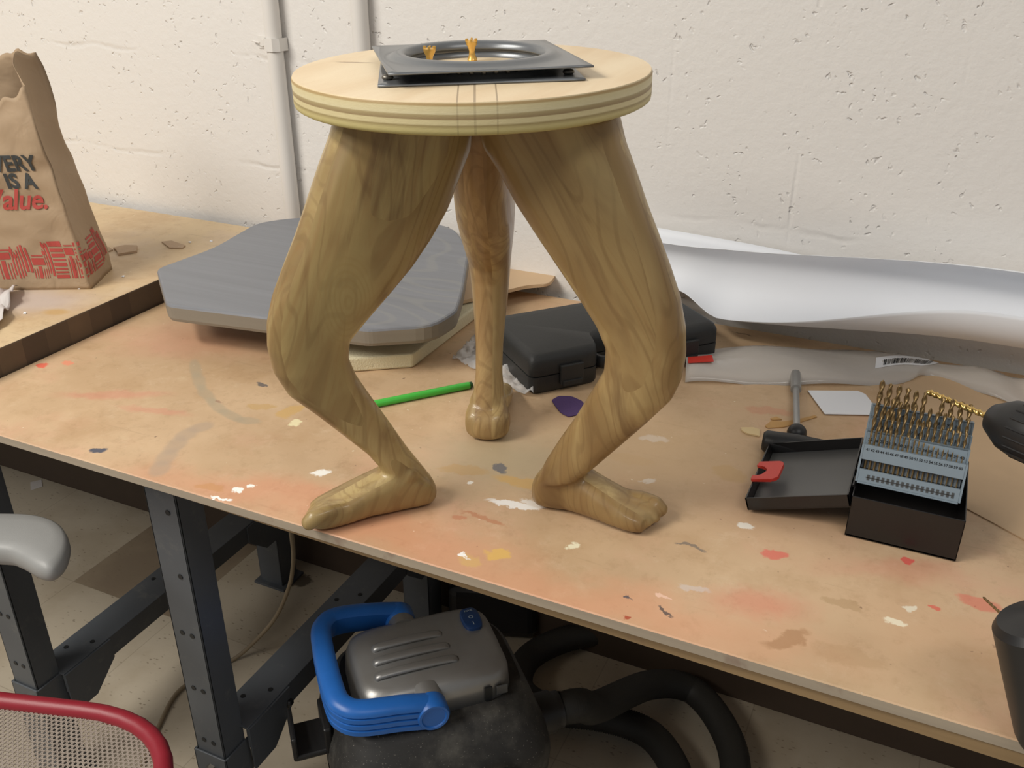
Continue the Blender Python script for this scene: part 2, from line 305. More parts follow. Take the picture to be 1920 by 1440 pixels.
simple('conduit_paint', srgb(226, 222, 216), .4, 0, .04, 10)
simple('cord_beige', srgb(140, 124, 100), .55, 0, .1)
simple('blue_plastic', srgb(38, 104, 186), .38, 0, .14, 30)
simple('dark_blue', srgb(30, 62, 110), .4, 0, .1)
simple('hose', srgb(44, 42, 38), .65, 0, .15, 30)
simple('baseboard', srgb(72, 58, 46), .6, 0, .15, 20)
simple('light_steel', srgb(168, 168, 166), .3, .4)
simple('bolt', srgb(120, 116, 108), .4, .8)
simple('switch_print', srgb(150, 166, 180), .5)
def m_steel_leg():
    t = NT('blue_grey_painted_steel'); c = t.mix(t.noise(t.oc, 7, 4), srgb(74, 78, 84), srgb(92, 96, 100))
    c = t.mix(t.math('MULTIPLY', t.step(t.noise(t.oc, 26, 5, .7), .55, .8), .4), c, srgb(128, 126, 120))
    M['leg_steel'] = t.fin(c, .42, .1, None)
m_steel_leg()
def m_dusty():
    t = NT('dusty_black_plastic'); c = t.mix(t.step(t.noise(t.oc, 14, 5, .65), .4, .8), srgb(42, 41, 40), srgb(92, 90, 84))
    sp = t.math('MULTIPLY', t.step(t.noise(t.oc, 400, 2), .68, .74), .5); c = t.mix(sp, c, srgb(170, 166, 156))
    M['dusty'] = t.fin(c, .55)
    t = NT('silver_plastic'); c = t.mix(t.noise(t.oc, 25, 4), srgb(150, 150, 150), srgb(168, 168, 167)); c = t.mix(t.math('MULTIPLY', t.step(t.noise(t.oc, 9, 4), .4, .7), .35), c, srgb(130, 124, 112))
    M['silver'] = t.fin(c, .36, .55)
m_dusty()
def m_bag():
    t = NT('kraft_paper'); c = t.mix(t.noise(t.oc, 14, 4), srgb(176, 152, 124), srgb(160, 136, 108))
    h = t.noise(t.vec('ADD', t.oc, t.vec('SCALE', t.noise(t.oc, 12, 2, col=True), sc=.08)), 16, 3, .5, .6)
    M['kraft'] = t.fin(c, .75, 0, t.bump(h, .5, .008))
m_bag()
def m_greyboard():
    t = NT('grey_stained_wood'); g = t.noise(t.map(t.oc, (2.2, 70, 30), rot=(0, 0, -.18)), 1, 4, .6, .3)
    c = t.mix(g, srgb(112, 114, 118), srgb(136, 138, 144))
    rg = t.math('SINE', t.math('MULTIPLY', t.noise(t.map(t.oc, (2.5, 6, 4)), 1, 1), 90))
    c = t.mix(t.math('MULTIPLY', t.math('MULTIPLY', t.step(rg, .5, 1), t.step(t.sep(t.oc)[0], -.86, -.74)), .14), c, srgb(170, 166, 150))
    M['greyboard'] = t.fin(c, .5, 0)
    t = NT('grey_stained_edge'); c = t.mix(t.noise(t.map(t.oc, (3, 3, 90)), 1, 3), srgb(126, 118, 106), srgb(146, 138, 124)); M['greyedge'] = t.fin(c, .6)
m_greyboard()
def m_foam():
    t = NT('cream_foam'); c = t.mix(t.noise(t.oc, 30, 3), srgb(230, 222, 192), srgb(220, 210, 176))
    M['foam'] = t.fin(c, .9, 0, t.bump(t.noise(t.oc, 420, 3), .5, .002))
m_foam()
def m_purple():
    t = NT('purple_grit_sandpaper'); c = t.mix(t.noise(t.oc, 700, 2), srgb(70, 46, 98), srgb(92, 70, 118)); M['purple'] = t.fin(c, .8, 0, t.bump(t.noise(t.oc, 900, 2), .5, .001))
m_purple()
def m_film(name, a, col, rough=.12):
    t = NT(name); nt = t.t; tr = t.n('ShaderNodeBsdfTransparent'); mx = t.n('ShaderNodeMixShader')
    wr = t.bump(t.noise(t.vec('ADD', t.oc, t.vec('SCALE', t.noise(t.oc, 20, 2, col=True), sc=.05)), 30, 2), .25, .004)
    t.fin(col, rough, 0, wr, Specular_IOR_Level=.8)
    lw = t.n('ShaderNodeLayerWeight'); lw.inputs[0].default_value = .3
    fac = t.math('ADD', a, t.math('MULTIPLY', lw.outputs['Facing'], .35), clamp=True)
    nt.links.new(fac, mx.inputs[0]); nt.links.new(tr.outputs[0], mx.inputs[1]); nt.links.new(t.b.outputs[0], mx.inputs[2])
    nt.links.new(mx.outputs[0], nt.nodes['Material Output'].inputs[0]); M[name] = t.m
m_film('clear_film', .36, srgb(226, 222, 216)); m_film('crinkled_film', .30, srgb(220, 220, 220), .08)
def m_paperroll():
    t = NT('white_roll_paper'); c = t.mix(t.noise(t.oc, 2, 2), srgb(240, 242, 246), srgb(232, 234, 238))
    x, y, z = t.sep(t.oc)
    M['roll'] = t.fin(c, .6)
m_paperroll()
# ------------------------------------------------------------------ mesh helpers
def link(name, me, mat, parent=None, smooth=False):
    o = bpy.data.objects.new(name, me); COL.objects.link(o)
    mats = mat if isinstance(mat, (list, tuple)) else [mat]
    for m in mats: me.materials.append(M[m] if isinstance(m, str) else m)
    if smooth:
        for p in me.polygons: p.use_smooth = True
    if parent: o.parent = parent
    return o
def obj(name, bm, mat, parent=None, smooth=False, sharp=None):
    me = bpy.data.meshes.new(name); bmesh.ops.recalc_face_normals(bm, faces=bm.faces); bm.to_mesh(me); bm.free()
    o = link(name, me, mat, parent, smooth or sharp is not None)
    if sharp is not None:
        try: me.set_sharp_from_angle(angle=R(sharp))
        except Exception: pass
    return o
def raw(name, vs, fs, mat, parent=None, smooth=False):
    me = bpy.data.meshes.new(name); me.from_pydata([tuple(v) for v in vs], [], fs); me.update(); return link(name, me, mat, parent, smooth)
def thing(name, label, cat, loc=(0, 0, 0), rz=0, group=None):
    o = bpy.data.objects.new(name, None); COL.objects.link(o); o.location = loc; o.rotation_euler = (0, 0, rz)
    o.empty_display_size = .05; o['label'] = label; o['category'] = cat
    if group: o['group'] = group
    return o
def tag(o, label, cat, group=None):
    o['label'] = label; o['category'] = cat
    if group: o['group'] = group
    return o
def box(bm, c, s, rot=None, bev=0, seg=2):
    b2 = bmesh.new(); bmesh.ops.create_cube(b2, size=1)
    bmesh.ops.scale(b2, vec=s, verts=b2.verts)
    if bev: bmesh.ops.bevel(b2, geom=list(b2.edges), offset=bev, segments=seg, profile=.5, affect='EDGES')
    mt = Matrix.Translation(c) @ (rot.to_4x4() if rot else Matrix.Identity(4))
    bmesh.ops.transform(b2, matrix=mt, verts=b2.verts); merge(bm, b2)
def merge(bm, b2):
    vm = {v: bm.verts.new(v.co) for v in b2.verts}
    for f in b2.faces:
        nf = bm.faces.new([vm[v] for v in f.verts]); nf.material_index = f.material_index; nf.smooth = f.smooth
    b2.free()
def loft(bm, rings, cap=True, closed=False):
    vr = [[bm.verts.new(p) for p in r] for r in rings]; n = len(rings[0]); k = len(vr)
    for i in range(k if closed else k-1):
        a, b = vr[i], vr[(i+1) % k]
        for j in range(n): bm.faces.new((a[j], a[(j+1) % n], b[(j+1) % n], b[j]))
    if cap and not closed: bm.faces.new(vr[0][::-1]); bm.faces.new(vr[-1])
def smoothpath(pts, sub=6, closed=False):
    P = [Vector(p) for p in pts]; n = len(P); out = []
    for i in range(n if closed else n-1):
        g = (lambda k: P[k % n]) if closed else (lambda k: P[max(0, min(n-1, k))])
        p0, p1, p2, p3 = g(i-1), g(i), g(i+1), g(i+2)
        for s in range(sub):
            t = s/sub; out.append(.5*((2*p1)+(-p0+p2)*t+(2*p0-5*p1+4*p2-p3)*t*t+(-p0+3*p1-3*p2+p3)*t**3))
    if not closed: out.append(P[-1])
    return out
def frames(pts, closed=False, up=Vector((0, 0, 1))):
    n = len(pts); fr = []
    for i in range(n):
        a = pts[(i-1) % n] if closed or i > 0 else pts[i]; b = pts[(i+1) % n] if closed or i < n-1 else pts[i]
        t = (b-a).normalized(); s = t.cross(up)
        if s.length < 1e-3: s = t.cross(Vector((0, 1, 0)))
        s.normalize(); fr.append((pts[i], t, s, s.cross(t).normalized()))
    return fr
def tube(bm, pts, r, n=12, closed=False, cap=True, up=Vector((0, 0, 1))):
    rings = []
    for i, (p, t, s, u) in enumerate(frames(pts, closed, up)):
        rr = r(i) if callable(r) else r
        rings.append([p+s*(rr*math.cos(a))+u*(rr*math.sin(a)) for a in [2*math.pi*j/n for j in range(n)]])
    loft(bm, rings, cap, closed)
def sweep(bm, pts, prof, closed=False, up=Vector((0, 0, 1))):
    loft(bm, [[p+s*a+u*b for a, b in prof] for p, t, s, u in frames(pts, closed, up)], True, closed)
def cyl(bm, a, b, r, r2=None, n=20, cap=True):
    a, b = Vector(a), Vector(b); d = (b-a).normalized(); s = d.orthogonal().normalized(); u = d.cross(s); r2 = r if r2 is None else r2
    loft(bm, [[p+s*(q*math.cos(2*math.pi*j/n))+u*(q*math.sin(2*math.pi*j/n)) for j in range(n)] for p, q in ((a, r), (b, r2))], cap)
def lathe(bm, prof, n=32, mt=None, cap=True):
    mt = mt or Matrix.Identity(4)
    loft(bm, [[mt @ Vector((r*math.cos(2*math.pi*j/n), r*math.sin(2*math.pi*j/n), z)) for j in range(n)] for r, z in prof], cap)
def prism(bm, poly, z0, z1, bev=0, seg=2, mt=None):
    b2 = bmesh.new(); n = len(poly)
    lo = [b2.verts.new((p[0], p[1], z0(p) if callable(z0) else z0)) for p in poly]; hi = [b2.verts.new((p[0], p[1], z1(p) if callable(z1) else z1)) for p in poly]
    b2.faces.new(lo[::-1]); b2.faces.new(hi)
    for i in range(n): b2.faces.new((lo[i], lo[(i+1) % n], hi[(i+1) % n], hi[i]))
    if bev: bmesh.ops.bevel(b2, geom=[e for e in b2.edges if abs(e.verts[0].co.z-e.verts[1].co.z) < .02 or True], offset=bev, segments=seg, profile=.5, affect='EDGES')
    if mt: bmesh.ops.transform(b2, matrix=mt, verts=b2.verts)
    merge(bm, b2)
def roundpoly(poly, r, seg=5):
    out = []; n = len(poly)
    for i in range(n):
        p = Vector(poly[i]).to_2d(); a = Vector(poly[i-1]).to_2d(); b = Vector(poly[(i+1) % n]).to_2d()
        rr = r[i] if hasattr(r, '__len__') else r
        da = (a-p); db = (b-p); k = min(rr, da.length*.45, db.length*.45); pa = p+da.normalized()*k; pb = p+db.normalized()*k
        for s in range(seg+1):
            t = s/seg; out.append(tuple((1-t)**2*pa+2*t*(1-t)*p+t*t*pb))
    return out
def superell(rx, ry, n=28, e=2.6, cx=0, cy=0):
    o = []
    for j in range(n):
        a = 2*math.pi*j/n; c, s = math.cos(a), math.sin(a)
        o.append((cx+rx*math.copysign(abs(c)**(2/e), c), cy+ry*math.copysign(abs(s)**(2/e), s)))
    return o
def text_mesh(body, size, bold=0.0, shear=0.0, align='CENTER', spacing=1.0):
    cu = bpy.data.curves.new('t', 'FONT'); cu.body = body; cu.size = size; cu.offset = bold; cu.shear = shear
    cu.align_x = align; cu.align_y = 'BOTTOM_BASELINE'; cu.space_character = spacing; cu.resolution_u = 3
    o = bpy.data.objects.new('t', cu); COL.objects.link(o)
    dg = bpy.context.evaluated_depsgraph_get(); me = bpy.data.meshes.new_from_object(o.evaluated_get(dg))
    bpy.data.objects.remove(o); bpy.data.curves.remove(cu)
    vs = [Vector(v.co) for v in me.vertices]; fs = [tuple(p.vertices) for p in me.polygons]; bpy.data.meshes.remove(me)
    return vs, fs
def struct(o): o['kind'] = 'structure'; return o

# ------------------------------------------------------------------ the room
bm = bmesh.new(); box(bm, (-.6, 0, -.05), (8, 6, .1)); struct(obj('floor', bm, 'floor'))
bm = bmesh.new(); box(bm, (-.6, WALL+.1, 1.4), (8, .2, 2.8)); struct(obj('wall_back', bm, 'wall'))
bm = bmesh.new(); box(bm, (-.6, WALL-.005, .05), (8, .012, .1), bev=.002); struct(obj('baseboard_back', bm, 'baseboard'))
# painted conduits on the wall
for k, (x, lab) in enumerate(((-1.142, 'white painted conduit pipe on the wall behind the stool, held by a strap'), (-.955, 'white painted conduit pipe on the wall whose foot is behind the round stool top'))):
    t_ = thing('conduit_pipe', lab, 'pipe', (x, WALL-.016, 0), group=None)
    bm = bmesh.new(); cyl(bm, (0, 0, .16), (0, 0, 2.6), .0150, n=24); obj('pipe', bm, 'conduit_paint', t_, sharp=40)
    if k == 0:
        bm = bmesh.new(); z0 = 1.185
        pr = [(-.048, .0145), (-.024, .0145), (-.0195, .004), (-.0175, -.008), (-.008, -.0175), (.008, -.0175), (.0175, -.008), (.0185, .0145), (.0165, .0145), (.0158, -.006), (.007, -.0157), (-.007, -.0157), (-.0157, -.006), (-.018, .006), (-.022, .0165), (-.048, .0165)]
        loft(bm, [[Vector((a, b, z0-.011)) for a, b in pr], [Vector((a, b, z0+.011)) for a, b in pr]]); st = obj('pipe_strap', bm, 'conduit_paint', t_)
        bm = bmesh.new(); cyl(bm, (-.032, .014, z0), (-.032, .004, z0), .0085, .006, 12); obj('strap_screw', bm, 'conduit_paint', st, sharp=40)
        bm = bmesh.new(); cyl(bm, (-.058, .01, z0+.002), (-.036, .004, z0), .0016, n=8); obj('strap_wire', bm, 'conduit_paint', st)

# ------------------------------------------------------------------ the two workbenches
_hole = []
def hole(parent, loc, ax):
    if not _hole:
        b = bmesh.new(); cyl(b, (0, 0, -.0006), (0, 0, .0006), .0042, n=12); o = obj('bolt_hole', b, 'black_print'); _hole.append(o)
    else: o = _hole[0].copy(); COL.objects.link(o)
    o.parent = parent; o.location = loc; o.rotation_euler = (R(90), 0, 0) if ax == 'Y' else (0, 0, 0)
def bench_leg(parent, X, Y, clampz, face=1, topz=.77):
    """pressed steel channel leg sliding in a wider foot"""
    w, d = .054, .046
    def chan(bm, x0, x1, y0, y1, z0, z1, th=.0035):
        box(bm, ((x0+x1)/2, y0+th/2, (z0+z1)/2), (x1-x0, th, z1-z0), bev=.0012)
        box(bm, (x1-th/2, (y0+y1)/2, (z0+z1)/2), (th, y1-y0, z1-z0), bev=.0012)
        box(bm, (x0+th/2, (y0+y1)/2, (z0+z1)/2), (th, y1-y0, z1-z0), bev=.0012)
    bm = bmesh.new(); chan(bm, X-w, X, Y, Y+d, .10, topz)
    l = obj('leg', bm, 'leg_steel', parent)
    bm = bmesh.new(); chan(bm, X-w-.004, X+.004, Y-.004, Y+d+.004, .0, clampz); box(bm, (X-w/2, Y+d/2, .003), (w+.03, d+.03, .006))
    obj('foot_sleeve', bm, 'leg_steel', l)
    bm = bmesh.new(); cyl(bm, (X-w*.5, Y-.004, clampz-.028), (X-w*.5, Y-.010, clampz-.028), .009, .0075, 6); obj('bolt', bm, 'bolt', l)
    if Y < 1:
        for i in range(5):
            z = topz-.07-i*.105
            for dx in ((.018,) if i in (0, 1) else (.018, .036)): hole(l, (X-dx, Y-.0003, z), 'Y')
    return l
def stretcher(parent, X, Y0, Y1, z, w=.066, h=.04):
    bm = bmesh.new(); box(bm, (X, (Y0+Y1)/2, z), (w, Y1-Y0, .004), bev=.001); box(bm, (X+w/2-.002, (Y0+Y1)/2, z-h/2), (.004, Y1-Y0, h), bev=.001); box(bm, (X-w/2+.002, (Y0+Y1)/2, z-h/2), (.004, Y1-Y0, h), bev=.001)
    for yy, s in ((Y0, 1), (Y1, -1)):
        q = [(yy, z), (yy+s*.10, z), (yy+s*.10, z-h), (yy+s*.05, z-h-.045), (yy, z-h-.045)]
        loft(bm, [[Vector((X+w/2+.0002, a, b)) for a, b in q], [Vector((X+w/2+.0035, a, b)) for a, b in q]])
    s_ = obj('stretcher', bm, 'leg_steel', parent)
    for yy in (Y0+.05, Y0+.26, Y1-.26): hole(s_, (X-.017, yy, z+.0024), 'Z'); hole(s_, (X+.014, yy+.03, z+.0024), 'Z')
wt = thing('workbench', 'paint-stained tan workbench carrying the carved stool, nearer and lower of the two', 'workbench')
bm = bmesh.new(); prism(bm, [(-1.191, .673), (.95, .673), (.95, 1.432), (-1.191, 1.432)], TOP-.013, TOP, .0012, 1)
for zx in ZONES[1:-1]: bmesh.ops.bisect_plane(bm, geom=list(bm.verts)+list(bm.edges)+list(bm.faces), plane_co=(zx, 0, 0), plane_no=(1, 0, 0))
o = obj('table_top', bm, ['board_edge_grey']+['table_%d' % i for i in range(5)], wt)
for p in o.data.polygons: p.material_index = 0 if p.normal.z < .5 else 1+sum(p.center.x > zx for zx in ZONES[1:-1])
bm = bmesh.new(); prism(bm, [(-1.19, .697), (.95, .661), (.95, 1.43), (-1.19, 1.43)], TOP-.028, TOP-.0132, .001, 1); obj('under_board', bm, 'board_edge_brown', wt)
bench_leg(wt, -.824, .735, .245, topz=.76); bench_leg(wt, .62, .735, .245, topz=.76)
bl = bench_leg(wt, -.824, 1.345, .245, topz=.76); bench_leg(wt, .62, 1.345, .245, topz=.76)
stretcher(wt, -.842, .775, 1.345, .275); stretcher(wt, .60, .775, 1.345, .275)
wb = thing('workbench', 'pale workbench with thick dark block edge at left, carrying the paper bag', 'workbench')
bm = bmesh.new(); prism(bm, [(-2.9, .66), (-1.194, .66), (-1.194, 1.43), (-2.9, 1.43)], BENCH-.050, BENCH, .0025, 2)
o = obj('bench_top', bm, ['bench', 'bench_face'], wb)
for p in o.data.polygons: p.material_index = 0 if p.normal.z > .5 else 1
bm = bmesh.new(); prism(bm, [(-2.88, .68), (-1.2, .68), (-1.2, 1.42), (-2.88, 1.42)], BENCH-.064, BENCH-.0502); obj('top_frame', bm, 'black_metal', wb)
bench_leg(wb, -1.212, .722, .235); bench_leg(wb, -2.8, .722, .235); bench_leg(wb, -1.212, 1.34, .235)
stretcher(wb, -1.232, .765, 1.34, .235)

# ------------------------------------------------------------------ the stool with carved legs
SX, SY = -.427, .827
stool = thing('carved_leg_stool', 'round plywood stool on three carved bent human legs with feet', 'stool', (SX, SY, TOP))
bm = bmesh.new(); RD = .170
lathe(bm, [(.0, .442), (RD-.003, .442), (RD-.0005, .4435), (RD, .446), (RD, .4665), (RD-.0012, .4688), (RD-.003, .469), (0, .469)], 128)
bmesh.ops.remove_doubles(bm, verts=bm.verts, dist=1e-5)
top = obj('round_top', bm, 'ply', stool, sharp=50); 
# the round top sits a touch out of level, near side and left side low
TILT = Matrix.Translation((SX, SY, TOP+.469)) @ Matrix.Translation((0, 0, .0033)) @ Matrix.Rotation(R(1.05), 4, _r) @ Matrix.Rotation(R(-.8), 4, Vector((-math.sin(AZ), math.cos(AZ), 0))) @ Matrix.Translation((-SX, -SY, -TOP-.469))
_tl = Matrix.Translation((0, 0, .469+.0033)) @ Matrix.Rotation(R(1.05), 4, _r) @ Matrix.Rotation(R(-.8), 4, Vector((-math.sin(AZ), math.cos(AZ), 0))) @ Matrix.Translation((0, 0, -.469))
top.matrix_local = _tl
LEFT = [(.0688,.4306,.0656,.0072,.045),(.0746,.4068,.0682,.0089,.045),(.0856,.3831,.0686,.0090,.044),(.1006,.3492,.0693,.0076,.042),(.1165,.3195,.0675,.0062,.038),(.1335,.2924,.0649,.0048,.035),(.1522,.2657,.0597,.0033,.032),(.1697,.2393,.0505,.0031,.029),(.1812,.2159,.0414,.0011,.027),(.1812,.1924,.0383,-.0025,.026),(.1721,.1678,.0359,-.0044,.024),(.1529,.1408,.0303,-.0042,.0215),(.1321,.1105,.0258,-.0034,.0195),(.1091,.0756,.0232,.0017,.0195),(.0899,.0436,.0262,.0077,.022)]
RIGHT = [(.0790,.4289,.0693,.0075,.045),(.0855,.4081,.0693,.0068,.045),(.0995,.3846,.0675,.0037,.044),(.1149,.3553,.0646,.0043,.042),(.1324,.3268,.0615,.0037,.038),(.1511,.2970,.0568,.0038,.035),(.1689,.2680,.0509,.0050,.032),(.1832,.2382,.0448,.0030,.029),(.1900,.2131,.0404,.0011,.027),(.1884,.1870,.0399,.0011,.026),(.1780,.1620,.0424,.0034,.024),(.1583,.1296,.0395,.0053,.0215),(.1370,.0979,.0359,.0055,.020),(.1157,.0657,.0304,.0044,.020),(.1009,.0413,.0260,.0062,.022)]
BACK = [(.0688,.4306,.0600,.0072,.040),(.0746,.4068,.06,.0089,.038),(.0856,.3831,.06,.0090,.036),(.1006,.3492,.06,.0076,.034),(.1165,.3195,.06,.0062,.034),(.1335,.2924,.06,.0048,.034),(.1522,.2657,.0560,.0033,.032),(.1720,.2393,.0505,.0031,.029),(.1870,.2159,.0414,.0011,.0265),(.1910,.1924,.0383,-.0025,.0245),(.1870,.1678,.0359,-.0044,.0225),(.1770,.1408,.0303,-.0042,.020),(.1650,.1105,.0260,-.0034,.0175),(.1500,.0756,.0245,.0017,.0172),(.1390,.0436,.0265,.0077,.021)]
def carved_leg(sec, ang, mat, fo=0.0, heelw=.0245, lat=0.0, hz=0.0, sh=0.0):
    bm = bmesh.new(); N = 28
    s0 = sec[0]; secs = [(s0[0]-.004, .4455, s0[2]*.97, 0.0, s0[4]*.95)]+sec
    rings = []
    for (r, z, dr, dz, b) in secs:
        ring = []
        for j in range(N):
            a = 2*math.pi*j/N; c, s = math.cos(a), math.sin(a); e = 2/2.35
            c = math.copysign(abs(c)**e, c); s = math.copysign(abs(s)**e, s)
            ring.append(Vector((r+dr*c, b*s, z+dz*c)))
        rings.append(ring)
    loft(bm, rings)
    # foot
    F = [(.060, .012, .009, .022), (.063, .018, .004, .030), (.070, heelw-.001, .0005, .038), (.084, heelw, 0, .048), (.102, .0230, 0, .056), (.118, .0228, 0, .052), (.138, .0240, .001, .044), (.158, .0260, .0005, .036), (.176, .0265, 0, .029), (.190, .025, 0, .024), (.200, .021, .001, .019)]
    rings = []
    for (r, w, z0, z1) in F:
        z1 += hz*max(0, min(1, (.105-r)/.03)); r -= sh*max(0, (r-.08)/.12)
        rings.append([Vector((r+fo, p[0]+lat*min(1, (r-.05)/.05), p[1])) for p in superell(w, (z1-z0)/2, 24, 2.7, -.0015*(r > .13), (z0+z1)/2)])
    loft(bm, rings)
    # toes: big toe on the +y side
    for (ty, rt, e0, dz) in ((.0165, .0105, .214, .0115), (.0035, .0072, .211, .009), (-.0065, .0066, .206, .0085), (-.0145, .0062, .199, .008), (-.0215, .0060, .190, .0075)):
        e0 -= sh
        pts = [Vector((e0-.050+fo, ty*.85+lat, .024)), Vector((e0-.028+fo, ty*.95+lat, .022)), Vector((e0-.012+fo, ty+lat, dz+.008)), Vector((e0-.003+fo, ty+lat, dz+.001)), Vector((e0+fo, ty+lat, dz-.001))]
        rr = [rt*.7, rt, rt*.98, rt*.8, rt*.35]; tube(bm, pts, lambda i: rr[i], 12, up=Vector((0, 1, 0)))
    # ankle bones and kneecap
    for (c, s) in (((.092+fo, .014+lat*.6, .046), (.010, .010, .011)), ((.092+fo, -.014+lat*.6, .042), (.010, .010, .011))):
        b2 = bmesh.new(); bmesh.ops.create_uvsphere(b2, u_segments=14, v_segments=9, radius=1)
        bmesh.ops.transform(b2, matrix=Matrix.Translation(c) @ Matrix.Diagonal((*s, 1)), verts=b2.verts); merge(bm, b2)
    o = obj('leg', bm, mat, stool, smooth=True); o.rotation_euler = (0, 0, R(ang))
    m = o.modifiers.new('r', 'REMESH'); m.mode = 'VOXEL'; m.voxel_size = .0026; m.use_smooth_shade = True
    m = o.modifiers.new('s', 'SMOOTH'); m.factor = .5; m.iterations = 6
    return o
carved_leg(LEFT, 227.5, 'carved_wood_left', -.003, lat=.002); carved_leg(RIGHT, 359, 'carved_wood_right', .011, lat=.009, hz=.010, sh=.007); carved_leg(BACK, 112, 'carved_wood_back', .040, .0295)
# swivel bearing: two pressed square plates with a ball ring between
ZT = TOP+.4695
sw = thing('swivel_bearing_plate', 'grey steel square swivel bearing lying on the round stool top', 'swivel bearing', (SX+.004, SY-.002, ZT))
def sq_plate(name, side, rot, zf, rin, th=.0016, mirror=1, zoff=0):
    """square sheet, corners flat, middle pressed up into a ring round a big hole"""
    bm = bmesh.new(); n = 96; rings = []
    radii = [0, .18, .36, .5, .62, .74, .85, .93, 1]
    def sq(a):
        c, s = abs(math.cos(a)), abs(math.sin(a)); return side/2/max(c, s)
    def hz(rr, R_):
        # pressed ring profile
        x = (rr-rin)
        if x < .004: return zf+.0
        if x < .014: return zf+.0022
        if x < .02: return zf*.6
        return zoff
    prof = [0, .0015, .003, .006, .010, .013, .016, .020]
    hgt = [-.004, -.001, .0012, .0022, .0022, .0008, -.001, -.0022]
    for sgn in (1, -1):
        rs = []
        for k in range(len(prof)): rs.append([(rin+prof[k]) for _ in range(n)])
        for k in (0.35, 0.7, 1.0): rs.append([None]*n)
        for k, row in enumerate(rs):
            ring = []
            for j in range(n):
                a = 2*math.pi*j/n; m = sq(a)
                if k < len(prof): rr = min(row[j], m-.0005); h = hgt[k]
                else:
                    f = (0.35, .7, 1.0)[k-len(prof)]; r0 = rin+prof[-1]; rr = r0+(m-r0)*f if m > r0 else m-.0002*(1-f); h = -.0022
                ring.append(Vector((rr*math.cos(a), rr*math.sin(a), mirror*h+zf+sgn*th/2)))
            rings.append(ring)
        if sgn == 1: up_ = rings; rings = []
    allr = up_+rings[::-1]
    loft(bm, allr, False, True)
    o = obj(name, bm, 'grey_steel', sw, smooth=True); o.rotation_euler = (0, 0, R(rot)); return o
sq_plate('lower_plate', .180, 31, .0030, .064, mirror=1)
up = sq_plate('upper_plate', .180, 22, .0125, .064, mirror=1); up.rotation_euler = (R(-.3), R(.5), R(37))
bm = bmesh.new()
lathe(bm, [(.0665, .005), (.0700, .0045), (.0735, .005), (.0735, .010), (.0700, .0105), (.0665, .010), (.0665, .005)], 64, None, False); obj('ball_ring', bm, 'grey_steel', sw, smooth=True)
b_first = None
for j in range(44):
    a = 2*math.pi*j/44
    if b_first is None:
        b2 = bmesh.new(); bmesh.ops.create_uvsphere(b2, u_segments=10, v_segments=7, radius=.0026); b_first = obj('ball', b2, 'bolt', sw, smooth=True); b = b_first
    else: b = b_first.copy(); COL.objects.link(b); b.parent = sw
    b.location = (.0765*math.cos(a), .0765*math.sin(a), .0078)
for q, rz in ((at(727, 146, ZT+.004), 0), (at(1066, 141, ZT+.004), 0)):
    bm = bmesh.new(); lathe(bm, [(0, .0018), (.004, .0018), (.0055, .003), (.005, .005), (.0025, .0062), (0, .0064)], 14); o = obj('rivet', bm, 'bolt', sw, smooth=True); o.location = Vector((q.x-sw.location.x, q.y-sw.location.y, 0))
sw.matrix_world = TILT @ Matrix.Translation(sw.location)
def brass_screw(px, py, tilt, lab):
    q = at(px, py, ZT); t_ = thing('brass_screw', lab, 'screw', q)
    bm = bmesh.new(); lathe(bm, [(0, 0), (.0042, 0), (.0050, .0015), (.0034, .005), (.0028, .009), (.0036, .0125), (.0055, .016), (.0058, .0185), (.0035, .0195), (0, .0195)], 18)
    o = obj('screw_shank', bm, 'brass', t_, sharp=50)
    bm = bmesh.new()
    for k in range(4):
        a = k*math.pi/2+.4; box(bm, (.0045*math.cos(a), .0045*math.sin(a), .0195), (.003, .002, .0035), Matrix.Rotation(a, 3, 'Z'), .0006, 1)
    obj('screw_head', bm, 'brass', t_)
    t_.matrix_world = TILT @ Matrix.Translation(q) @ Matrix.Rotation(R(tilt), 4, 'X')
brass_screw(886, 122, 3, 'small brass fitting standing at the middle of the stool top inside the ring')
brass_screw(806, 136, -4, 'small brass fitting standing near the left rim inside the ring')

# ------------------------------------------------------------------ grey board, foam and tan sheet against the wall
def gz(p): return .8655+.07*(p[1]-1.0)
pts = [(293, 503), (312, 571), (480, 592), (690, 618), (812, 610), (856, 582), (868, 545), (880, 470), (850, 421), (700, 408), (552, 407), (482, 417), (448, 436), (400, 464)]
poly = []
for (x, y) in pts:
    z = .87
    for _ in range(12): v = at(x, y, z); z = gz(v)
    poly.append((v.x, v.y))
rp = roundpoly(poly, [.012, .012, .05, .012, .03, .012, .05, .03, .05, .05, .05, .03, .04, .05], 4)
bm = bmesh.new()
n = len(rp); cen = Vector((sum(p[0] for p in rp)/n, sum(p[1] for p in rp)/n))
rings = []
for inset, dz in ((.010, -.028), (.002, -.027), (0, -.022), (0, -.004), (.0015, -.0012), (.004, 0)):
    ring = []
    for p in rp:
        v = Vector(p); d = (cen-v).normalized(); w = v+d*inset; ring.append(Vector((w.x, w.y, gz(p)+dz)))
    rings.append(ring)
loft(bm, rings); o = obj('stained_board', bm, ['greyboard', 'greyedge'], None)
for p in o.data.polygons: p.material_index = 0 if p.normal.z > .3 else 1
tag(o, 'grey stained wooden board with rounded corners leaning across both benches behind the stool', 'board')
bm = bmesh.new(); fp = [at(775, 690, TOP), at(640, 700, TOP), at(600, 620, TOP), (-.90, 1.38), (-.664, 1.405)]
fpl = [(p[0], p[1]) for p in fp]; prism(bm, fpl, TOP+.0005, TOP+.023, .003, 2)
for v in bm.verts: v.co += Vector((1, 1, 0))*.0016*mnoise.noise(v.co*60)
tag(obj('foam_slab', bm, 'foam'), 'cream foam slab on the bench under the grey board', 'foam')
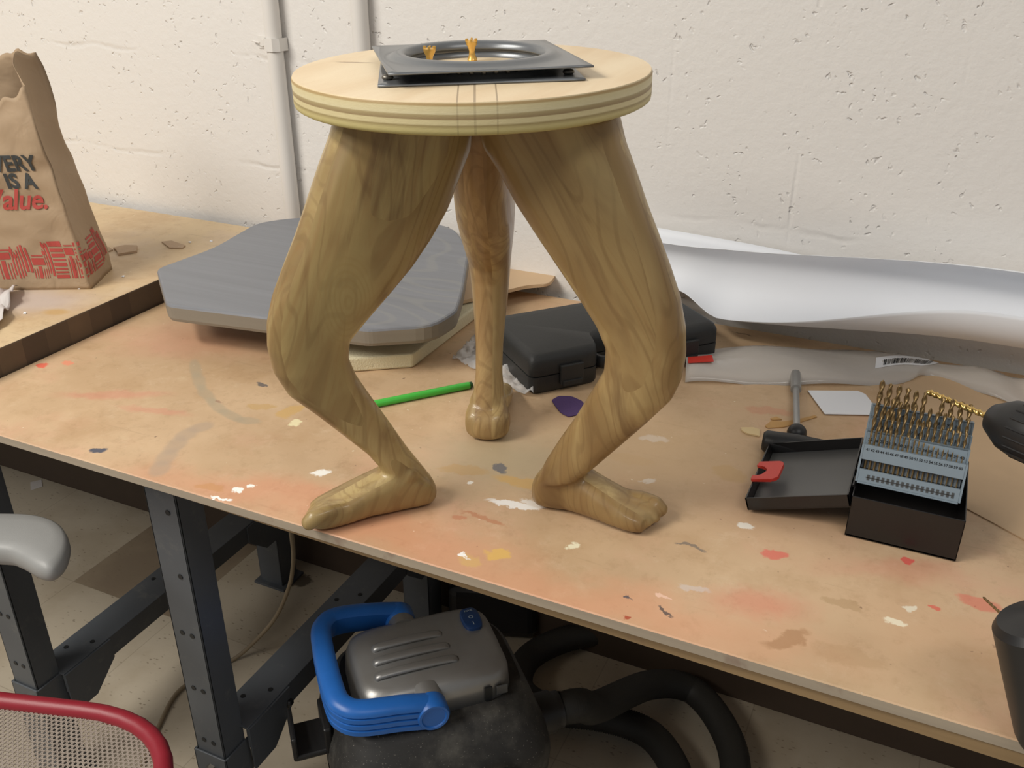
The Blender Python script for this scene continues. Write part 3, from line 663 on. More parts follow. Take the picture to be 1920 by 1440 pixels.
bm = bmesh.new(); tp = roundpoly([(-1.05, 1.41), (-1.05, 1.25), (-.70, 1.25), at(990, 528, .828).to_2d()[:], at(1030, 524, .83).to_2d()[:], at(1046, 502, .83).to_2d()[:], at(1020, 494, .834).to_2d()[:]], [.01, .01, .03, .02, .02, .02, .01], 4)
prism(bm, tp, TOP+.026, TOP+.032, .001, 1)
tag(obj('tan_board_sheet', bm, 'tan_sheet'), 'thin tan board sheet with rounded corner lying on the foam by the wall', 'board')

# ------------------------------------------------------------------ black tool case
ca = R(49); cu = Vector((math.cos(ca), math.sin(ca), 0)); cv = Vector((-math.sin(ca), math.cos(ca), 0))
c0 = Vector((-.466, 1.062, TOP)); case = thing('tool_case', 'black plastic blow-moulded tool case lying behind the stool', 'case', c0, ca)
LC, DC = .312, .165
def case_outline(ins):
    a = ins
    return roundpoly([(a, a), (.105, a), (.115, .040+a), (.205, .040+a), (.215, a), (LC-a, a), (LC-a, DC-a), (a, DC-a)], [.012, .012, .01, .01, .012, .012, .014, .014], 4)
bm = bmesh.new()
rings = []
for ins, z in ((.004, .001), (0, .006), (0, .027)): rings.append([Vector((p[0], p[1], z)) for p in case_outline(ins)])
loft(bm, rings); obj('case_base', bm, 'black_case', case, sharp=40)
bm = bmesh.new(); rings = []
for ins, z in ((.0005, .0285), (0, .030), (.0005, .048), (.004, .056), (.010, .0595)): rings.append([Vector((p[0], p[1], z)) for p in case_outline(ins)])
loft(bm, rings); obj('case_lid', bm, 'black_case', case, sharp=40)
for x in (.062, .255):
    bm = bmesh.new(); box(bm, (x, -.003, .026), (.036, .006, .030), bev=.0015); box(bm, (x, -.006, .014), (.030, .004, .008), bev=.001); obj('latch', bm, 'black_case', case)
bm = bmesh.new(); sweep(bm, smoothpath([Vector((.112, .03, .028)), Vector((.116, .010, .028)), Vector((.135, .004, .028)), Vector((.185, .004, .028)), Vector((.204, .010, .028)), Vector((.208, .03, .028))], 4), superell(.006, .010, 12)); obj('handle', bm, 'black_plastic', case, smooth=True)
for x in (.06, .27):
    bm = bmesh.new(); cyl(bm, (x-.02, DC+.001, .03), (x+.02, DC+.001, .03), .005, n=12); obj('hinge', bm, 'black_case', case)

# ------------------------------------------------------------------ clear bag by the case
def film_grid(name, corners, nu, nv, amp, fr, mat, parent=None, zb=.0015, seed=0):
    a, b, c, d = [Vector(p) for p in corners]; vs = []; fs = []
    for j in range(nv+1):
        for i in range(nu+1):
            u, v = i/nu, j/nv; p = (a*(1-u)+b*u)*(1-v)+(d*(1-u)+c*u)*v
            h = abs(mnoise.noise(Vector((p.x*fr+seed, p.y*fr, seed))))+.5*abs(mnoise.noise(Vector((p.x*fr*2.7, p.y*fr*2.7, 4+seed))))
            vs.append(Vector((p.x, p.y, p.z+zb+amp*h)))
    for j in range(nv):
        for i in range(nu): k = j*(nu+1)+i; fs.append((k, k+1, k+nu+2, k+nu+1))
    o = raw(name, vs, fs, mat, parent); m = o.modifiers.new('s', 'SOLIDIFY'); m.thickness = .0003
    for p in o.data.polygons: p.use_smooth = True
    return o
tag(film_grid('plastic_bag', (at(848, 676, TOP), at(1000, 752, TOP), at(985, 655, TOP), at(925, 600, TOP)), 40, 34, .016, 38, 'crinkled_film'), 'crumpled clear plastic bag between back leg and black case', 'bag')

# ------------------------------------------------------------------ green stick, purple grit piece
g0, g1 = at(700, 758, TOP+.0055), at(886, 721, TOP+.0055)
gp = thing('green_marker', 'bright green slim stick with dark tip lying left of the back foot', 'stick', g0, math.atan2(g1.y-g0.y, g1.x-g0.x)); L = (g1-g0).length
bm = bmesh.new(); lathe(bm, [(0, 0), (.0048, 0), (.0052, .002), (.0052, L-.006), (.0048, L-.005), (0, L-.005)], 16, Matrix.Rotation(R(90), 4, 'Y')); obj('barrel', bm, 'green_plastic', gp, sharp=40)
bm = bmesh.new(); lathe(bm, [(0, L-.0049), (.0046, L-.0049), (.0046, L-.001), (.003, L), (0, L)], 16, Matrix.Rotation(R(90), 4, 'Y')); obj('tip_plug', bm, 'dark_green', gp, sharp=40)
def flat(name, pix, z, th, mat, label, cat, r=0, wob=0, group=None, zb=None):
    base = TOP if zb is None else zb
    pl = [at(x, y, base) for x, y in pix]; pl = [(p.x, p.y) for p in pl]
    if r: pl = roundpoly(pl, r, 3)
    bm = bmesh.new(); prism(bm, pl, base+z, base+z+th)
    o = obj(name, bm, mat); tag(o, label, cat, group); return o
flat('sandpaper_piece', [(1034, 752), (1048, 744), (1072, 745), (1092, 754), (1098, 766), (1088, 778), (1066, 783), (1052, 776), (1042, 764)], .0006, .0012, 'purple', 'purple gritty oval piece in front of the black case', 'sandpaper', .004)
# ------------------------------------------------------------------ white paper roll against the wall
vs = []; fs = []; NX = 90; NA = 44
for i in range(NX+1):
    u = i/NX; X = -.53+1.32*u; k = max(0, min(1, (X+.32)/.42)); ks = k*k*(3-2*k); kl = max(0, min(1, (-.27-X)/.09)); kl = kl*kl*(3-2*kl)
    Rr = .056-.006*ks-.018*kl; yc = 1.372-.008*ks+.010*kl; zc = TOP+.090+.033*ks+.012*kl
    a0 = R(-112-76*ks+30*kl); a1 = R(66+16*ks)+R(6)*math.sin(X*7)
    for j in range(NA+1):
        v = j/NA; a = a0+(a1-a0)*v
        rr = Rr*(1+.05*math.sin(X*5+v*3)*(1-v)); y = yc+rr*math.cos(a); z = zc+rr*math.sin(a)
        vs.append(Vector((X, min(y, WALL-.022), z)))
for i in range(NX):
    for j in range(NA): q = i*(NA+1)+j; fs.append((q, q+1, q+NA+2, q+NA+1))
o = raw('paper_roll', vs, fs, 'roll', smooth=True); m = o.modifiers.new('s', 'SOLIDIFY'); m.thickness = .0007
tag(o, 'wide white paper roll curling open along the wall at right', 'paper')
vs = []; fs = []
for i in range(41):
    X = -.52+.52*i/40
    for j in range(7):
        vs.append(Vector((X, WALL-.008-.008*(1-j/6), TOP+.06+(.090-.02*(i/40)-.05*(i/40)**6)*j/6)))
for i in range(40):
    for j in range(6): q = i*7+j; fs.append((q, q+1, q+8, q+7))
o = raw('paper_sheet', vs, fs, 'roll', smooth=True); m = o.modifiers.new('s', 'SOLIDIFY'); m.thickness = .0006
tag(o, 'flat white paper sheet standing against the wall behind the curled roll', 'paper')
# ------------------------------------------------------------------ clear sleeve with a barcode label
slv = thing('plastic_sleeve', 'long clear plastic sleeve with white barcode label in front of the paper roll', 'plastic sleeve')
topE = [(1285, 652), (1380, 650), (1500, 648), (1620, 654), (1740, 660), (1810, 659), (1870, 680), (1925, 700)]
botE = [(1285, 714), (1380, 716), (1500, 719), (1620, 719), (1700, 714), (1745, 702), (1850, 738), (1925, 770)]
vs = []; fs = []; NV = 10; te = smoothpath([at(x, y, TOP+.004) for x, y in topE], 6); be = smoothpath([at(x, y, TOP+.004) for x, y in botE], 6); nu = len(te)
def sleevez(u, v): return TOP+.0015+.013*math.sin(math.pi*min(1, v*1.0))**.6*(1-.3*u)+.003*math.sin(u*23+v*4)
sl = []
for i in range(nu):
    for j in range(NV+1):
        v = j/NV; p = be[i]*(1-v)+te[i]*v; p.y = min(p.y, 1.40); p.z = sleevez(i/nu, v); vs.append(p); 
for i in range(nu-1):
    for j in range(NV): q = i*(NV+1)+j; fs.append((q, q+1, q+NV+2, q+NV+1))
o = raw('sleeve_film', vs, fs, 'clear_film', slv, smooth=True); m = o.modifiers.new('s', 'SOLIDIFY'); m.thickness = .0003
def onsleeve(u, v):
    i = max(0, min(nu-2, int(u*(nu-1)))); f = u*(nu-1)-i; p = (be[i]*(1-v)+te[i]*v)*(1-f)+(be[i+1]*(1-v)+te[i+1]*v)*f
    p.y = min(p.y, 1.40); p.z = sleevez((i+f)/nu, v)+.0008; return p
def strip(name, u0, u1, v0, v1, mat, parent, nn=16, lift=0, wave=0):
    vs = []; fs = []
    for i in range(nn+1):
        u = u0+(u1-u0)*i/nn; dv = wave*math.sin(i/nn*math.pi*1.6+.3)
        for v in (v0+dv, v1+dv): p = onsleeve(u, v); p.z += lift; vs.append(p)
    for i in range(nn): q = i*2; fs.append((q, q+1, q+3, q+2))
    return raw(name, vs, fs, mat, parent)
lb = strip('barcode_label', .455, .665, .30, .56, 'white_paper', slv, wave=.05)
bv = []; bf = []; u = .475; k = 0
while u < .648:
    w = random.choice((.0012, .0012, .0022, .0034)); f = (u-.455)/.21; dv = .05*math.sin(f*math.pi*1.6+.3)
    b0 = len(bv)
    for uu, v in ((u, .34+dv), (u, .47+dv), (u+w, .47+dv), (u+w, .34+dv)): p = onsleeve(uu, v); p.z += .0006; bv.append(p)
    bf.append((b0, b0+1, b0+2, b0+3)); u += w+random.choice((.0012, .002, .003))
raw('barcode_bars', bv, bf, 'black_print', lb)
rl = flat('red_label', [(1288, 690), (1333, 686), (1336, 698), (1288, 701)], .0172, .0008, 'red_plastic', 'red label', 'label')
for k_ in ('label', 'category'): del rl[k_]
rl.parent = slv; rl['label'] = 'red label strip'
# ------------------------------------------------------------------ sheet, scraps
flat('thin_board_sheet', [(1700, 705), (1760, 694), (1925, 760), (1925, 1016), (1640, 862)], .0003, .0012, 'tan_sheet', 'thin tan sheet lying under the drill index at right', 'sheet')
flat('white_card', [(1514, 735), (1608, 736), (1622, 742), (1633, 756), (1642, 781), (1546, 779)], .0018, .0009, 'white_paper', 'white card with cut corners lying beside the drill index', 'card')
flat('tape_scrap', [(1434, 800), (1446, 790), (1466, 792), (1495, 788), (1528, 780), (1532, 783), (1500, 793), (1470, 802), (1440, 804)], .0004, .001, 'brown_scrap', 'torn brown paper scrap beside the tool shaft', 'scrap')
flat('tape_scrap', [(1444, 786), (1456, 783), (1462, 786), (1466, 788), (1448, 789)], .0004, .0012, 'brown_scrap', 'tiny brown paper flake left of the tool shaft', 'scrap')
flat('wood_chip', [(1389, 804), (1412, 804), (1424, 808), (1424, 820), (1400, 815), (1390, 809)], .0004, .002, 'pale_wood_chip', 'pale wood chip poking out left of the black T handle', 'wood chip')
flat('cardboard_scrap', [(213, 468), (235, 463), (258, 464), (257, 474), (222, 480), (219, 472)], .0004, .004, 'cardboard_scrap', 'small torn cardboard chip on the left bench right of the bag', 'scrap', zb=BENCH)
flat('cardboard_scrap', [(303, 455), (322, 453), (348, 462), (342, 467), (318, 466)], .0004, .002, 'cardboard_scrap', 'flat curled cardboard flake near the corner of the grey board', 'scrap', zb=BENCH)
flat('cardboard_scrap', [(186, 468), (205, 465), (212, 470), (200, 474)], .0004, .002, 'cardboard_scrap', 'tiny cardboard crumb touching the paper bag', 'scrap', zb=BENCH)
for q, (px, py) in enumerate(((231, 519), (148, 542), (47, 588), (356, 455), (396, 453), (336, 464))):
    bm = bmesh.new(); bmesh.ops.create_icosphere(bm, subdivisions=1, radius=.0028); bmesh.ops.scale(bm, vec=(1.5, 1, .5), verts=bm.verts)
    for v in bm.verts: v.co *= 1+.5*mnoise.noise(v.co*700+Vector((q, 0, 0)))
    o = obj('paint_crumb', bm, 'white_paper'); o.location = at(px, py, BENCH)+Vector((0, 0, .0012)); tag(o, 'white dried paint crumb on the left bench', 'crumb', 'white crumbs on the left bench')
pl = film_grid('crumpled_paper', (at(-90, 690, BENCH), at(8, 610, BENCH), at(36, 545, BENCH), at(-60, 560, BENCH)), 14, 14, .028, 22, 'crumpled_grey', seed=2)
tag(pl, 'crumpled greyish paper on the left bench in front of the bag', 'paper')

# ------------------------------------------------------------------ paper bag
bag = thing('paper_bag', 'brown kraft paper shopping bag with printed slogan and torn top', 'bag', (-1.262, 1.035, BENCH), R(207))
# local: x runs left along the front (away from the right corner), y runs away to the camera side negative; front face at y=0
BW, BD, BH = .215, .105, .375
def bagp(s, h):
    """s in 0..1 round the four sides starting at right-front corner, h 0..1 up"""
    per = [BW, BD, BW, BD]; tot = sum(per); d = (s % 1)*tot
    cs = [(0, 0), (BW, 0), (BW, -BD), (0, -BD)]
    for k in range(4):
        if d <= per[k]+1e-9: break
        d -= per[k]
    a = cs[k]; b = cs[(k+1) % 4]; f = d/per[k]; x = a[0]+(b[0]-a[0])*f; y = a[1]+(b[1]-a[1])*f
    # taper, gusset fold, wrinkles
    tp = h**1.1
    if k in (1, 3): x += (.026*tp*math.sin(math.pi*f))*(-1 if k == 1 else 1)
    x += .052*tp*(1-x/BW)+.004*math.sin(h*9+f*3)*h; y = y*(1-.25*tp)-.020*tp
    x += .005*mnoise.noise(Vector((x*14, y*14, h*5))); y += (.010*mnoise.noise(Vector((x*11, 2, h*4.5)))+.004*mnoise.noise(Vector((x*30, 5, h*14))))*min(1, h*5)
    return Vector((x, y, h*BH))
SN, HN = 120, 46; vs = []; fs = []
for j in range(HN+1):
    for i in range(SN):
        s = i/SN; h = j/HN; hm = 1-.05*abs(mnoise.noise(Vector((s*9, 1, 1))))*2
        kk = [(0, .865), (.10, .80), (.33, .74), (.36, .78), (.5, .90), (.6, .93), (.72, .985), (.835, 1.0), (.90, .985), (1.0, .865)]
        for (s0, h0), (s1, h1) in zip(kk, kk[1:]):
            if s0 <= s <= s1: hm += (h0+(h1-h0)*(s-s0)/(s1-s0))-1; break
        hm += .03*mnoise.noise(Vector((s*24, 3, 3)))
        vs.append(bagp(s, h*hm))
for j in range(HN):
    for i in range(SN): a = j*SN+i; b = j*SN+(i+1) % SN; fs.append((a, b, b+SN, a+SN))
fs.append(tuple(range(SN))[::-1])
o = raw('bag_body', vs, fs, 'kraft', bag, smooth=True); m = o.modifiers.new('s', 'SOLIDIFY'); m.thickness = .0006; m.offset = 0
def on_front(x, z, lift=.0011):
    """x: metres left of the right corner, z height"""
    if x >= 0: s = x/(2*(BW+BD))
    else: s = 1+x/(2*(BW+BD))
    p = bagp(s, z/BH); e = 1e-3; q = bagp(s+e, z/BH); r = bagp(s, z/BH+e); nrm = (q-p).cross(r-p).normalized()
    c = Vector((BW/2, -BD/2, p.z)); nrm = nrm if nrm.dot(p-c) > 0 else -nrm
    return p+nrm*lift
def print_text(body, size, xr, z, mat, bold, shear=0, name='slogan', sp=1.0, rot=0):
    v, f = text_mesh(body, size, bold, shear, 'RIGHT', sp); out = []
    for p in v:
        xx = p.x*math.cos(rot)-p.y*math.sin(rot); yy = p.x*math.sin(rot)+p.y*math.cos(rot); out.append(on_front(xr-xx, z+yy, .0018))
    o = raw(name, out, f, mat, bag); return o
print_text('EVERY', .034, .022, .199, 'dark_print', .0012, sp=1.0, rot=.02); print_text('T IS A', .032, .036, .171, 'dark_print', .0012, sp=1.0)
print_text('Value.', .046, .028, .137, 'red_print', .0009, .3, sp=.95)
# printed band of tools
bv = []; bf = []
def pr(x0, x1, z0, z1, cut=None):
    nx = max(1, int(abs(x1-x0)/.006)); nz = max(1, int(abs(z1-z0)/.006))
    for i in range(nx):
        for j in range(nz):
            k = len(bv)
            for a, b in ((i, j), (i+1, j), (i+1, j+1), (i, j+1)): bv.append(on_front(x0+(x1-x0)*a/nx, z0+(z1-z0)*b/nz, .0009))
            bf.append((k, k+1, k+2, k+3))
rnd = random.Random(5); x = -.095
while x < .21:
    w = rnd.choice((.014, .018, .024, .030)); kind = rnd.random(); zb_, zt_ = .020, .082+.004*math.sin(x*40)
    if kind < .35:
        z = zb_
        while z < zt_-.004:
            hh = rnd.choice((.003, .006, .009)); pr(x, x+w-.002, z, min(zt_, z+hh)); z += hh+.003
    elif kind < .75:
        xx = x
        while xx < x+w-.002:
            ww = rnd.choice((.0012, .0022, .004)); a = rnd.uniform(0, .012); b = rnd.uniform(0, .016); pr(xx, xx+ww, zb_+a, zt_-b)
            if rnd.random() < .5: pr(xx-.0015, xx+ww+.0015, zt_-b-.010, zt_-b-.004)
            xx += ww+.0022
    else:
        mz = rnd.uniform(.04, .06); pr(x, x+w-.002, mz+.002, mz+.014); pr(x+w*.35, x+w*.6, zb_, mz); pr(x, x+w-.004, mz+.017, mz+.019)
        xx = x
        while xx < x+w-.003: pr(xx, xx+.0015, zb_, mz-.004); xx += .0042
    x += w
raw('printed_tool_band', bv, bf, 'red_print', bag)

# ------------------------------------------------------------------ drill index box
BX0, BX1, BY0, BY1 = -.025, .086, .906, 1.035
ix = thing('drill_index_box', 'open black drill index box with grey stepped holder and lid folded left', 'drill index', ((BX0+BX1)/2, BY0, TOP+.0016))
w2 = (BX1-BX0)/2; DBX = BY1-BY0
bm = bmesh.new(); th = .0014
box(bm, (0, DBX/2, .001), (2*w2, DBX, .002)); box(bm, (0, th/2, .025), (2*w2, th, .050), bev=.0005); box(bm, (0, DBX-th/2, .025), (2*w2, th, .050), bev=.0005)
box(bm, (-w2+th/2, DBX/2, .025), (th, DBX, .050), bev=.0005); box(bm, (w2-th/2, DBX/2, .025), (th, DBX, .050), bev=.0005); obj('box_body', bm, 'black_metal', ix)
# lid: shallow tray hinged on the left, lying open, inside up
LW = .112; ang = math.atan2(.0345, .107)
lid = bpy.data.objects.new('box_lid', None)
hp = Matrix.Translation((-w2-.002, 0, .050)) @ Matrix.Rotation(-ang, 4, 'Y') @ Matrix.Rotation(R(0), 4, 'X')
def lidbox(bm, x0, x1, y0, y1, z0, z1, bev=0):
    b2 = bmesh.new(); box(b2, ((x0+x1)/2, (y0+y1)/2, (z0+z1)/2), (x1-x0, y1-y0, z1-z0), bev=bev); bmesh.ops.transform(b2, matrix=hp, verts=b2.verts); merge(bm, b2)
bm = bmesh.new(); L0, L1 = -LW, -.001; y0_, y1_ = -.002, DBX+.004
lidbox(bm, L0, L1, y0_, y0_+.0015, -.012, .002); lidbox(bm, L0, L1, y1_-.0015, y1_, -.012, .002); lidbox(bm, L0, L0+.0015, y0_, y1_, -.012, .002); lidbox(bm, L1-.0015, L1, y0_, y1_, -.012, .002)
lidbox(bm, L0, L1, y0_, y1_, -.0132, -.0118)
lo = obj('box_lid', bm, 'black_metal', ix)
bm = bmesh.new(); lidbox(bm, L0+.002, L1-.002, y0_+.002, y1_-.002, -.0117, -.0112); obj('lid_inside', bm, 'grey_lid_inside', lo)
bm = bmesh.new()
cp = roundpoly([(-.013, -.020), (.012, -.022), (.018, -.017), (.019, .015), (.015, .021), (-.011, .023), (-.013, .013), (-.003, .010), (.003, .0), (-.003, -.011), (-.013, -.010)], .002, 3)
prism(bm, cp, 0, .004, .0006, 1, hp @ Matrix.Translation((L0+.012, DBX*.42, .0025))); obj('red_latch', bm, 'red_plastic', lo)
bm = bmesh.new()
for yy in (.03, .065, .10): cyl(bm, (-w2-.001, yy-.010, .0505), (-w2-.001, yy+.010, .0505), .0016, n=10)
obj('hinge', bm, 'black_metal', ix)
# stepped holder, tilted back
HT = R(20); HB = Vector((-.004, .022, .0565))
HM = Matrix.Translation(HB) @ Matrix.Rotation(-HT, 4, 'X')      # local x width, y back, z up
hw = .0500
def hb(bm, x0, x1, d0, d1, v0, v1, bev=.0004):
    b2 = bmesh.new(); box(b2, ((x0+x1)/2, (d0+d1)/2, (v0+v1)/2), (x1-x0, d1-d0, v1-v0), bev=bev, seg=1); bmesh.ops.transform(b2, matrix=HM, verts=b2.verts); merge(bm, b2)
LG = [(.0405, .003, .0135), (.0545, .0155, .026), (.0675, .028, .040), (.0805, .042, .054)]   # ledge height, depth range (rows D C B A)
bm = bmesh.new()
hb(bm, -hw, hw, 0, .006, 0, .014); hb(bm, -hw, hw, .0, .054, -.002, 0)
hb(bm, -hw, hw, 0, .0022, .0245, .0405)
prev = .0022
for k, (v, d0, d1) in enumerate(LG):
    hb(bm, -hw, hw, d0-.002, d1, v-.002, v)
    if k < 3: hb(bm, -hw, hw, d1, d1+.002, v-.002, LG[k+1][0])
hb(bm, -hw, hw, .054, .056, 0, .0805)
side = [(0, 0), (0, .0405), (.0135, .0405), (.0135, .0545), (.026, .0545), (.026, .0675), (.040, .0675), (.040, .0805), (.056, .0805), (.056, 0)]
for x0 in (-hw-.002, hw):
    b2 = bmesh.new(); loft(b2, [[Vector((x0, a, b)) for a, b in side], [Vector((x0+.002, a, b)) for a, b in side]]); bmesh.ops.transform(b2, matrix=HM, verts=b2.verts); merge(bm, b2)
hold = obj('bit_holder', bm, 'index_grey', ix)
bm = bmesh.new(); hb(bm, -hw+.001, hw-.001, .0105, .0112, .014, .0385, 0); obj('holder_window_back', bm, 'window_grey', hold)
bm = bmesh.new(); hb(bm, -.042, .044, -.0006, -.0002, .0055, .0066, 0)
for k in range(18): hb(bm, -.041+k*.0049, -.0385+k*.0049, -.0006, -.0002, .0035, .0092, 0)
obj('slot_row', bm, 'grey_lid_inside', hold)
ROWS = [(20, .0405, .0082, .0013, .0007, .021, .008, 41), (16, .0545, .0205, .0022, .0016, .027, .016, 25), (13, .0675, .034, .0026, .0020, .025, .017, 12), (11, .0805, .048, .0031, .0027, .027, .019, 1)]
def numbers(row, start, v, d, size, skip=()):
    n_, = (row,); out = []; ff = []
    for i in range(n_):
        if start+i in skip: continue
        tv, tf = text_mesh(str(start+i), size, .00005); x = -hw+.0045+(2*hw-.009)*i/(n_-1); b = len(out)
        out += [HM @ Vector((x+p.x, d, v+p.y)) for p in tv]; ff += [tuple(q+b for q in f) for f in tf]
    return raw('printed_numbers', out, ff, 'black_print', hold)
numbers(20, 41, .0345, -.0004, .0040); numbers(16, 25, .0435, .0128, .0044); numbers(13, 12, .0575, .0253, .0044); numbers(11, 1, .0715, .0393, .0046)
def twist_bit(r=1.0, L=1.0, flute0=.35, turns=2.3, n=16):
    """unit drill bit along +z: plain shank then fluted part, pointed"""
    bm = bmesh.new(); rings = []; K = 46
    for k in range(K+1):
        z = L*k/K; f = 0 if z < flute0*L else min(1, (z-flute0*L)/(.05*L)); tip = max(0, (z-.965*L)/(.035*L)); sc = 1-.85*tip
        ph = 2*math.pi*turns*max(0, z/L-flute0); ring = []
        for j in range(n):
            a = 2*math.pi*j/n; q = abs(math.cos(a)); rr = r*(1-f*.40*(q**1.6))*sc
            ring.append(Vector((rr*math.cos(a+ph), rr*math.sin(a+ph), z)))
        rings.append(ring)
    loft(bm, rings); return bm
names = ['front row of fine bits', 'second row', 'third row', 'back row of thick bits']
proto = None
for ri, (n_, v, d, r0, r1, p0, p1, start) in enumerate(ROWS):
    for i in range(n_):
        if start+i == 7: continue
        f = i/(n_-1); x = -hw+.0045+(2*hw-.009)*f; r = (r0+(r1-r0)*f); pro = p0+(p1-p0)*f+rnd.uniform(-.001, .001)
        v0 = .003 if ri == 0 else v-.028; Lb = v+pro-v0
        if proto is None: proto = obj('twist_drill_bit', twist_bit(), 'gold_bit', None, smooth=True); o = proto
        else: o = proto.copy(); COL.objects.link(o)
        o.matrix_world = Matrix.Translation(ix.location) @ HM @ Matrix.Translation((x+rnd.uniform(-.0003, .0003), d, v0)) @ Matrix.Rotation(rnd.uniform(0, 6.28), 4, 'Z') @ Matrix.Diagonal((r, r, Lb, 1))
        tag(o, 'gold twist drill bit standing in the '+names[ri]+' of the grey index', 'drill bit', 'drill bits in the '+names[ri])

# ------------------------------------------------------------------ nut driver with T handle, under the lid
a_, b_ = at(1430, 826, TOP+.015), at(1556, 848, TOP+.015); mid = at(1494, 812, TOP+.012); tipp = at(1492, 712, TOP+.0075)
th_ = thing('t_handle_driver', 'black T-handle nut driver with steel shaft, half under the open lid', 'hand tool', (0, 0, 0))
dv = (b_-a_).normalized(); bm = bmesh.new(); pts = [a_, a_+dv*.004, a_+dv*.02, (a_+b_)/2, b_-dv*.02, b_-dv*.004, b_]; rr = [.011, .0140, .0145, .0155, .0145, .0140, .011]; tube(bm, pts, lambda i: rr[i], 20)
b2 = bmesh.new(); bmesh.ops.create_uvsphere(b2, u_segments=20, v_segments=12, radius=.0125); bmesh.ops.translate(b2, vec=mid, verts=b2.verts); merge(bm, b2); obj('grip', bm, 'black_plastic', th_, smooth=True)
bm = bmesh.new(); cyl(bm, mid, tipp, .0046, n=16); obj('shaft', bm, 'light_steel', th_, sharp=40)
sd = (tipp-mid).normalized(); bm = bmesh.new(); cyl(bm, tipp-sd*.034, tipp+sd*.02, .0075, n=16); obj('socket', bm, 'light_steel', th_, sharp=40)
bm = bmesh.new(); cyl(bm, b_, b_+dv*.014, .010, .007, 16); obj('red_end_cap', bm, 'red_plastic', th_, sharp=40)

# ------------------------------------------------------------------ power drills at the right edge (only the chucks are in view)
def drill(tip, base, axis_len, rr, label, bitr, bitmat, body):
    t_ = thing('power_drill', label, 'drill'); d = (tip-base).normalized()
    q = d.to_track_quat('Z', 'Y').to_matrix().to_4x4(); mt = Matrix.Translation(base) @ q; L = (tip-base).length
    bm = twist_bit(bitr, L, .1, 5.5 if bitr > .002 else 2); bmesh.ops.transform(bm, matrix=mt, verts=bm.verts); obj('drill_bit', bm, bitmat, t_, smooth=True)
    bm = bmesh.new(); lathe(bm, body, 40, mt); ch = obj('chuck', bm, 'black_plastic', t_, sharp=35)
    return t_, mt, ch, q
base = onY(1862, 784, .98); tip = onY(1737, 733, 1.035)
t1, mt, ch, q = drill(tip, base, .1, .03, 'black keyless chuck of a drill holding a long gold bit', .0040, 'bright_gold_bit', [(0, .004), (.010, .004), (.0155, .0), (.0265, -.020), (.029, -.034), (.029, -.075), (.027, -.080), (.0, -.080)])
for k in range(18):
    a = 2*math.pi*k/18; b2 = bmesh.new(); box(b2, (.0289*math.cos(a), .0289*math.sin(a), -.052), (.0022, .0022, .036), Matrix.Rotation(a, 3, 'Z'), .0008, 1); bmesh.ops.transform(b2, matrix=mt, verts=b2.verts); obj('grip_rib', b2, 'black_plastic', ch)
dirn = (tip-base).normalized(); c1 = base-dirn*.08; c2 = base-dirn*.24
bm = bmesh.new(); loft(bm, [[mt @ Vector((p[0]*s, p[1]*s, z)) for p in superell(.033, .036, 28, 2.6)] for z, s in ((-.081, .8), (-.095, .95), (-.15, 1), (-.22, .95), (-.235, .8))]); obj('motor_housing', bm, 'blue_plastic', t1, smooth=True)
gtop = (base-dirn*.16); bm = bmesh.new(); cyl(bm, gtop, (gtop.x+.02, gtop.y, TOP+.05), .018, .020, 20); obj('handle', bm, 'black_plastic', t1, smooth=True)
bm = bmesh.new(); box(bm, (gtop.x+.02, gtop.y, TOP+.0275), (.12, .075, .05), bev=.008); obj('battery', bm, 'black_plastic', t1)
# second drill standing nearer: wide collar pointing up and left
base = onY(1888, 1161, .755)+Vector((0, 0, 0)); tip = onY(1843, 1119, .790)
ax = Vector((-.38, .12, .92)).normalized()
t2 = thing('power_drill', 'wide black drill nose at the right edge with a thin bit poking out', 'drill')
q2 = ax.to_track_quat('Z', 'Y').to_matrix().to_4x4(); cc = at(1950, 1146, .905); mt = Matrix.Translation(cc) @ q2
bm = bmesh.new(); lathe(bm, [(0, .0), (.010, .001), (.014, -.001), (.032, -.006), (.0365, -.012), (.0375, -.105), (.036, -.112), (0, -.112)], 48, mt); obj('nose_collar', bm, 'black_plastic', t2, sharp=30)
bm = bmesh.new(); cyl(bm, cc-ax*.08, Vector((cc.x+.045, cc.y-.02, TOP+.001)), .026, .030, 28); obj('handle', bm, 'black_plastic', t2, smooth=True)
d = (tip-base).normalized(); mt = Matrix.Translation(base-d*.03) @ d.to_track_quat('Z', 'Y').to_matrix().to_4x4(); bm = twist_bit(.0015, (tip-base).length+.03, .2, 6); bmesh.ops.transform(bm, matrix=mt, verts=bm.verts); obj('drill_bit', bm, 'gold_bit', t2, smooth=True)

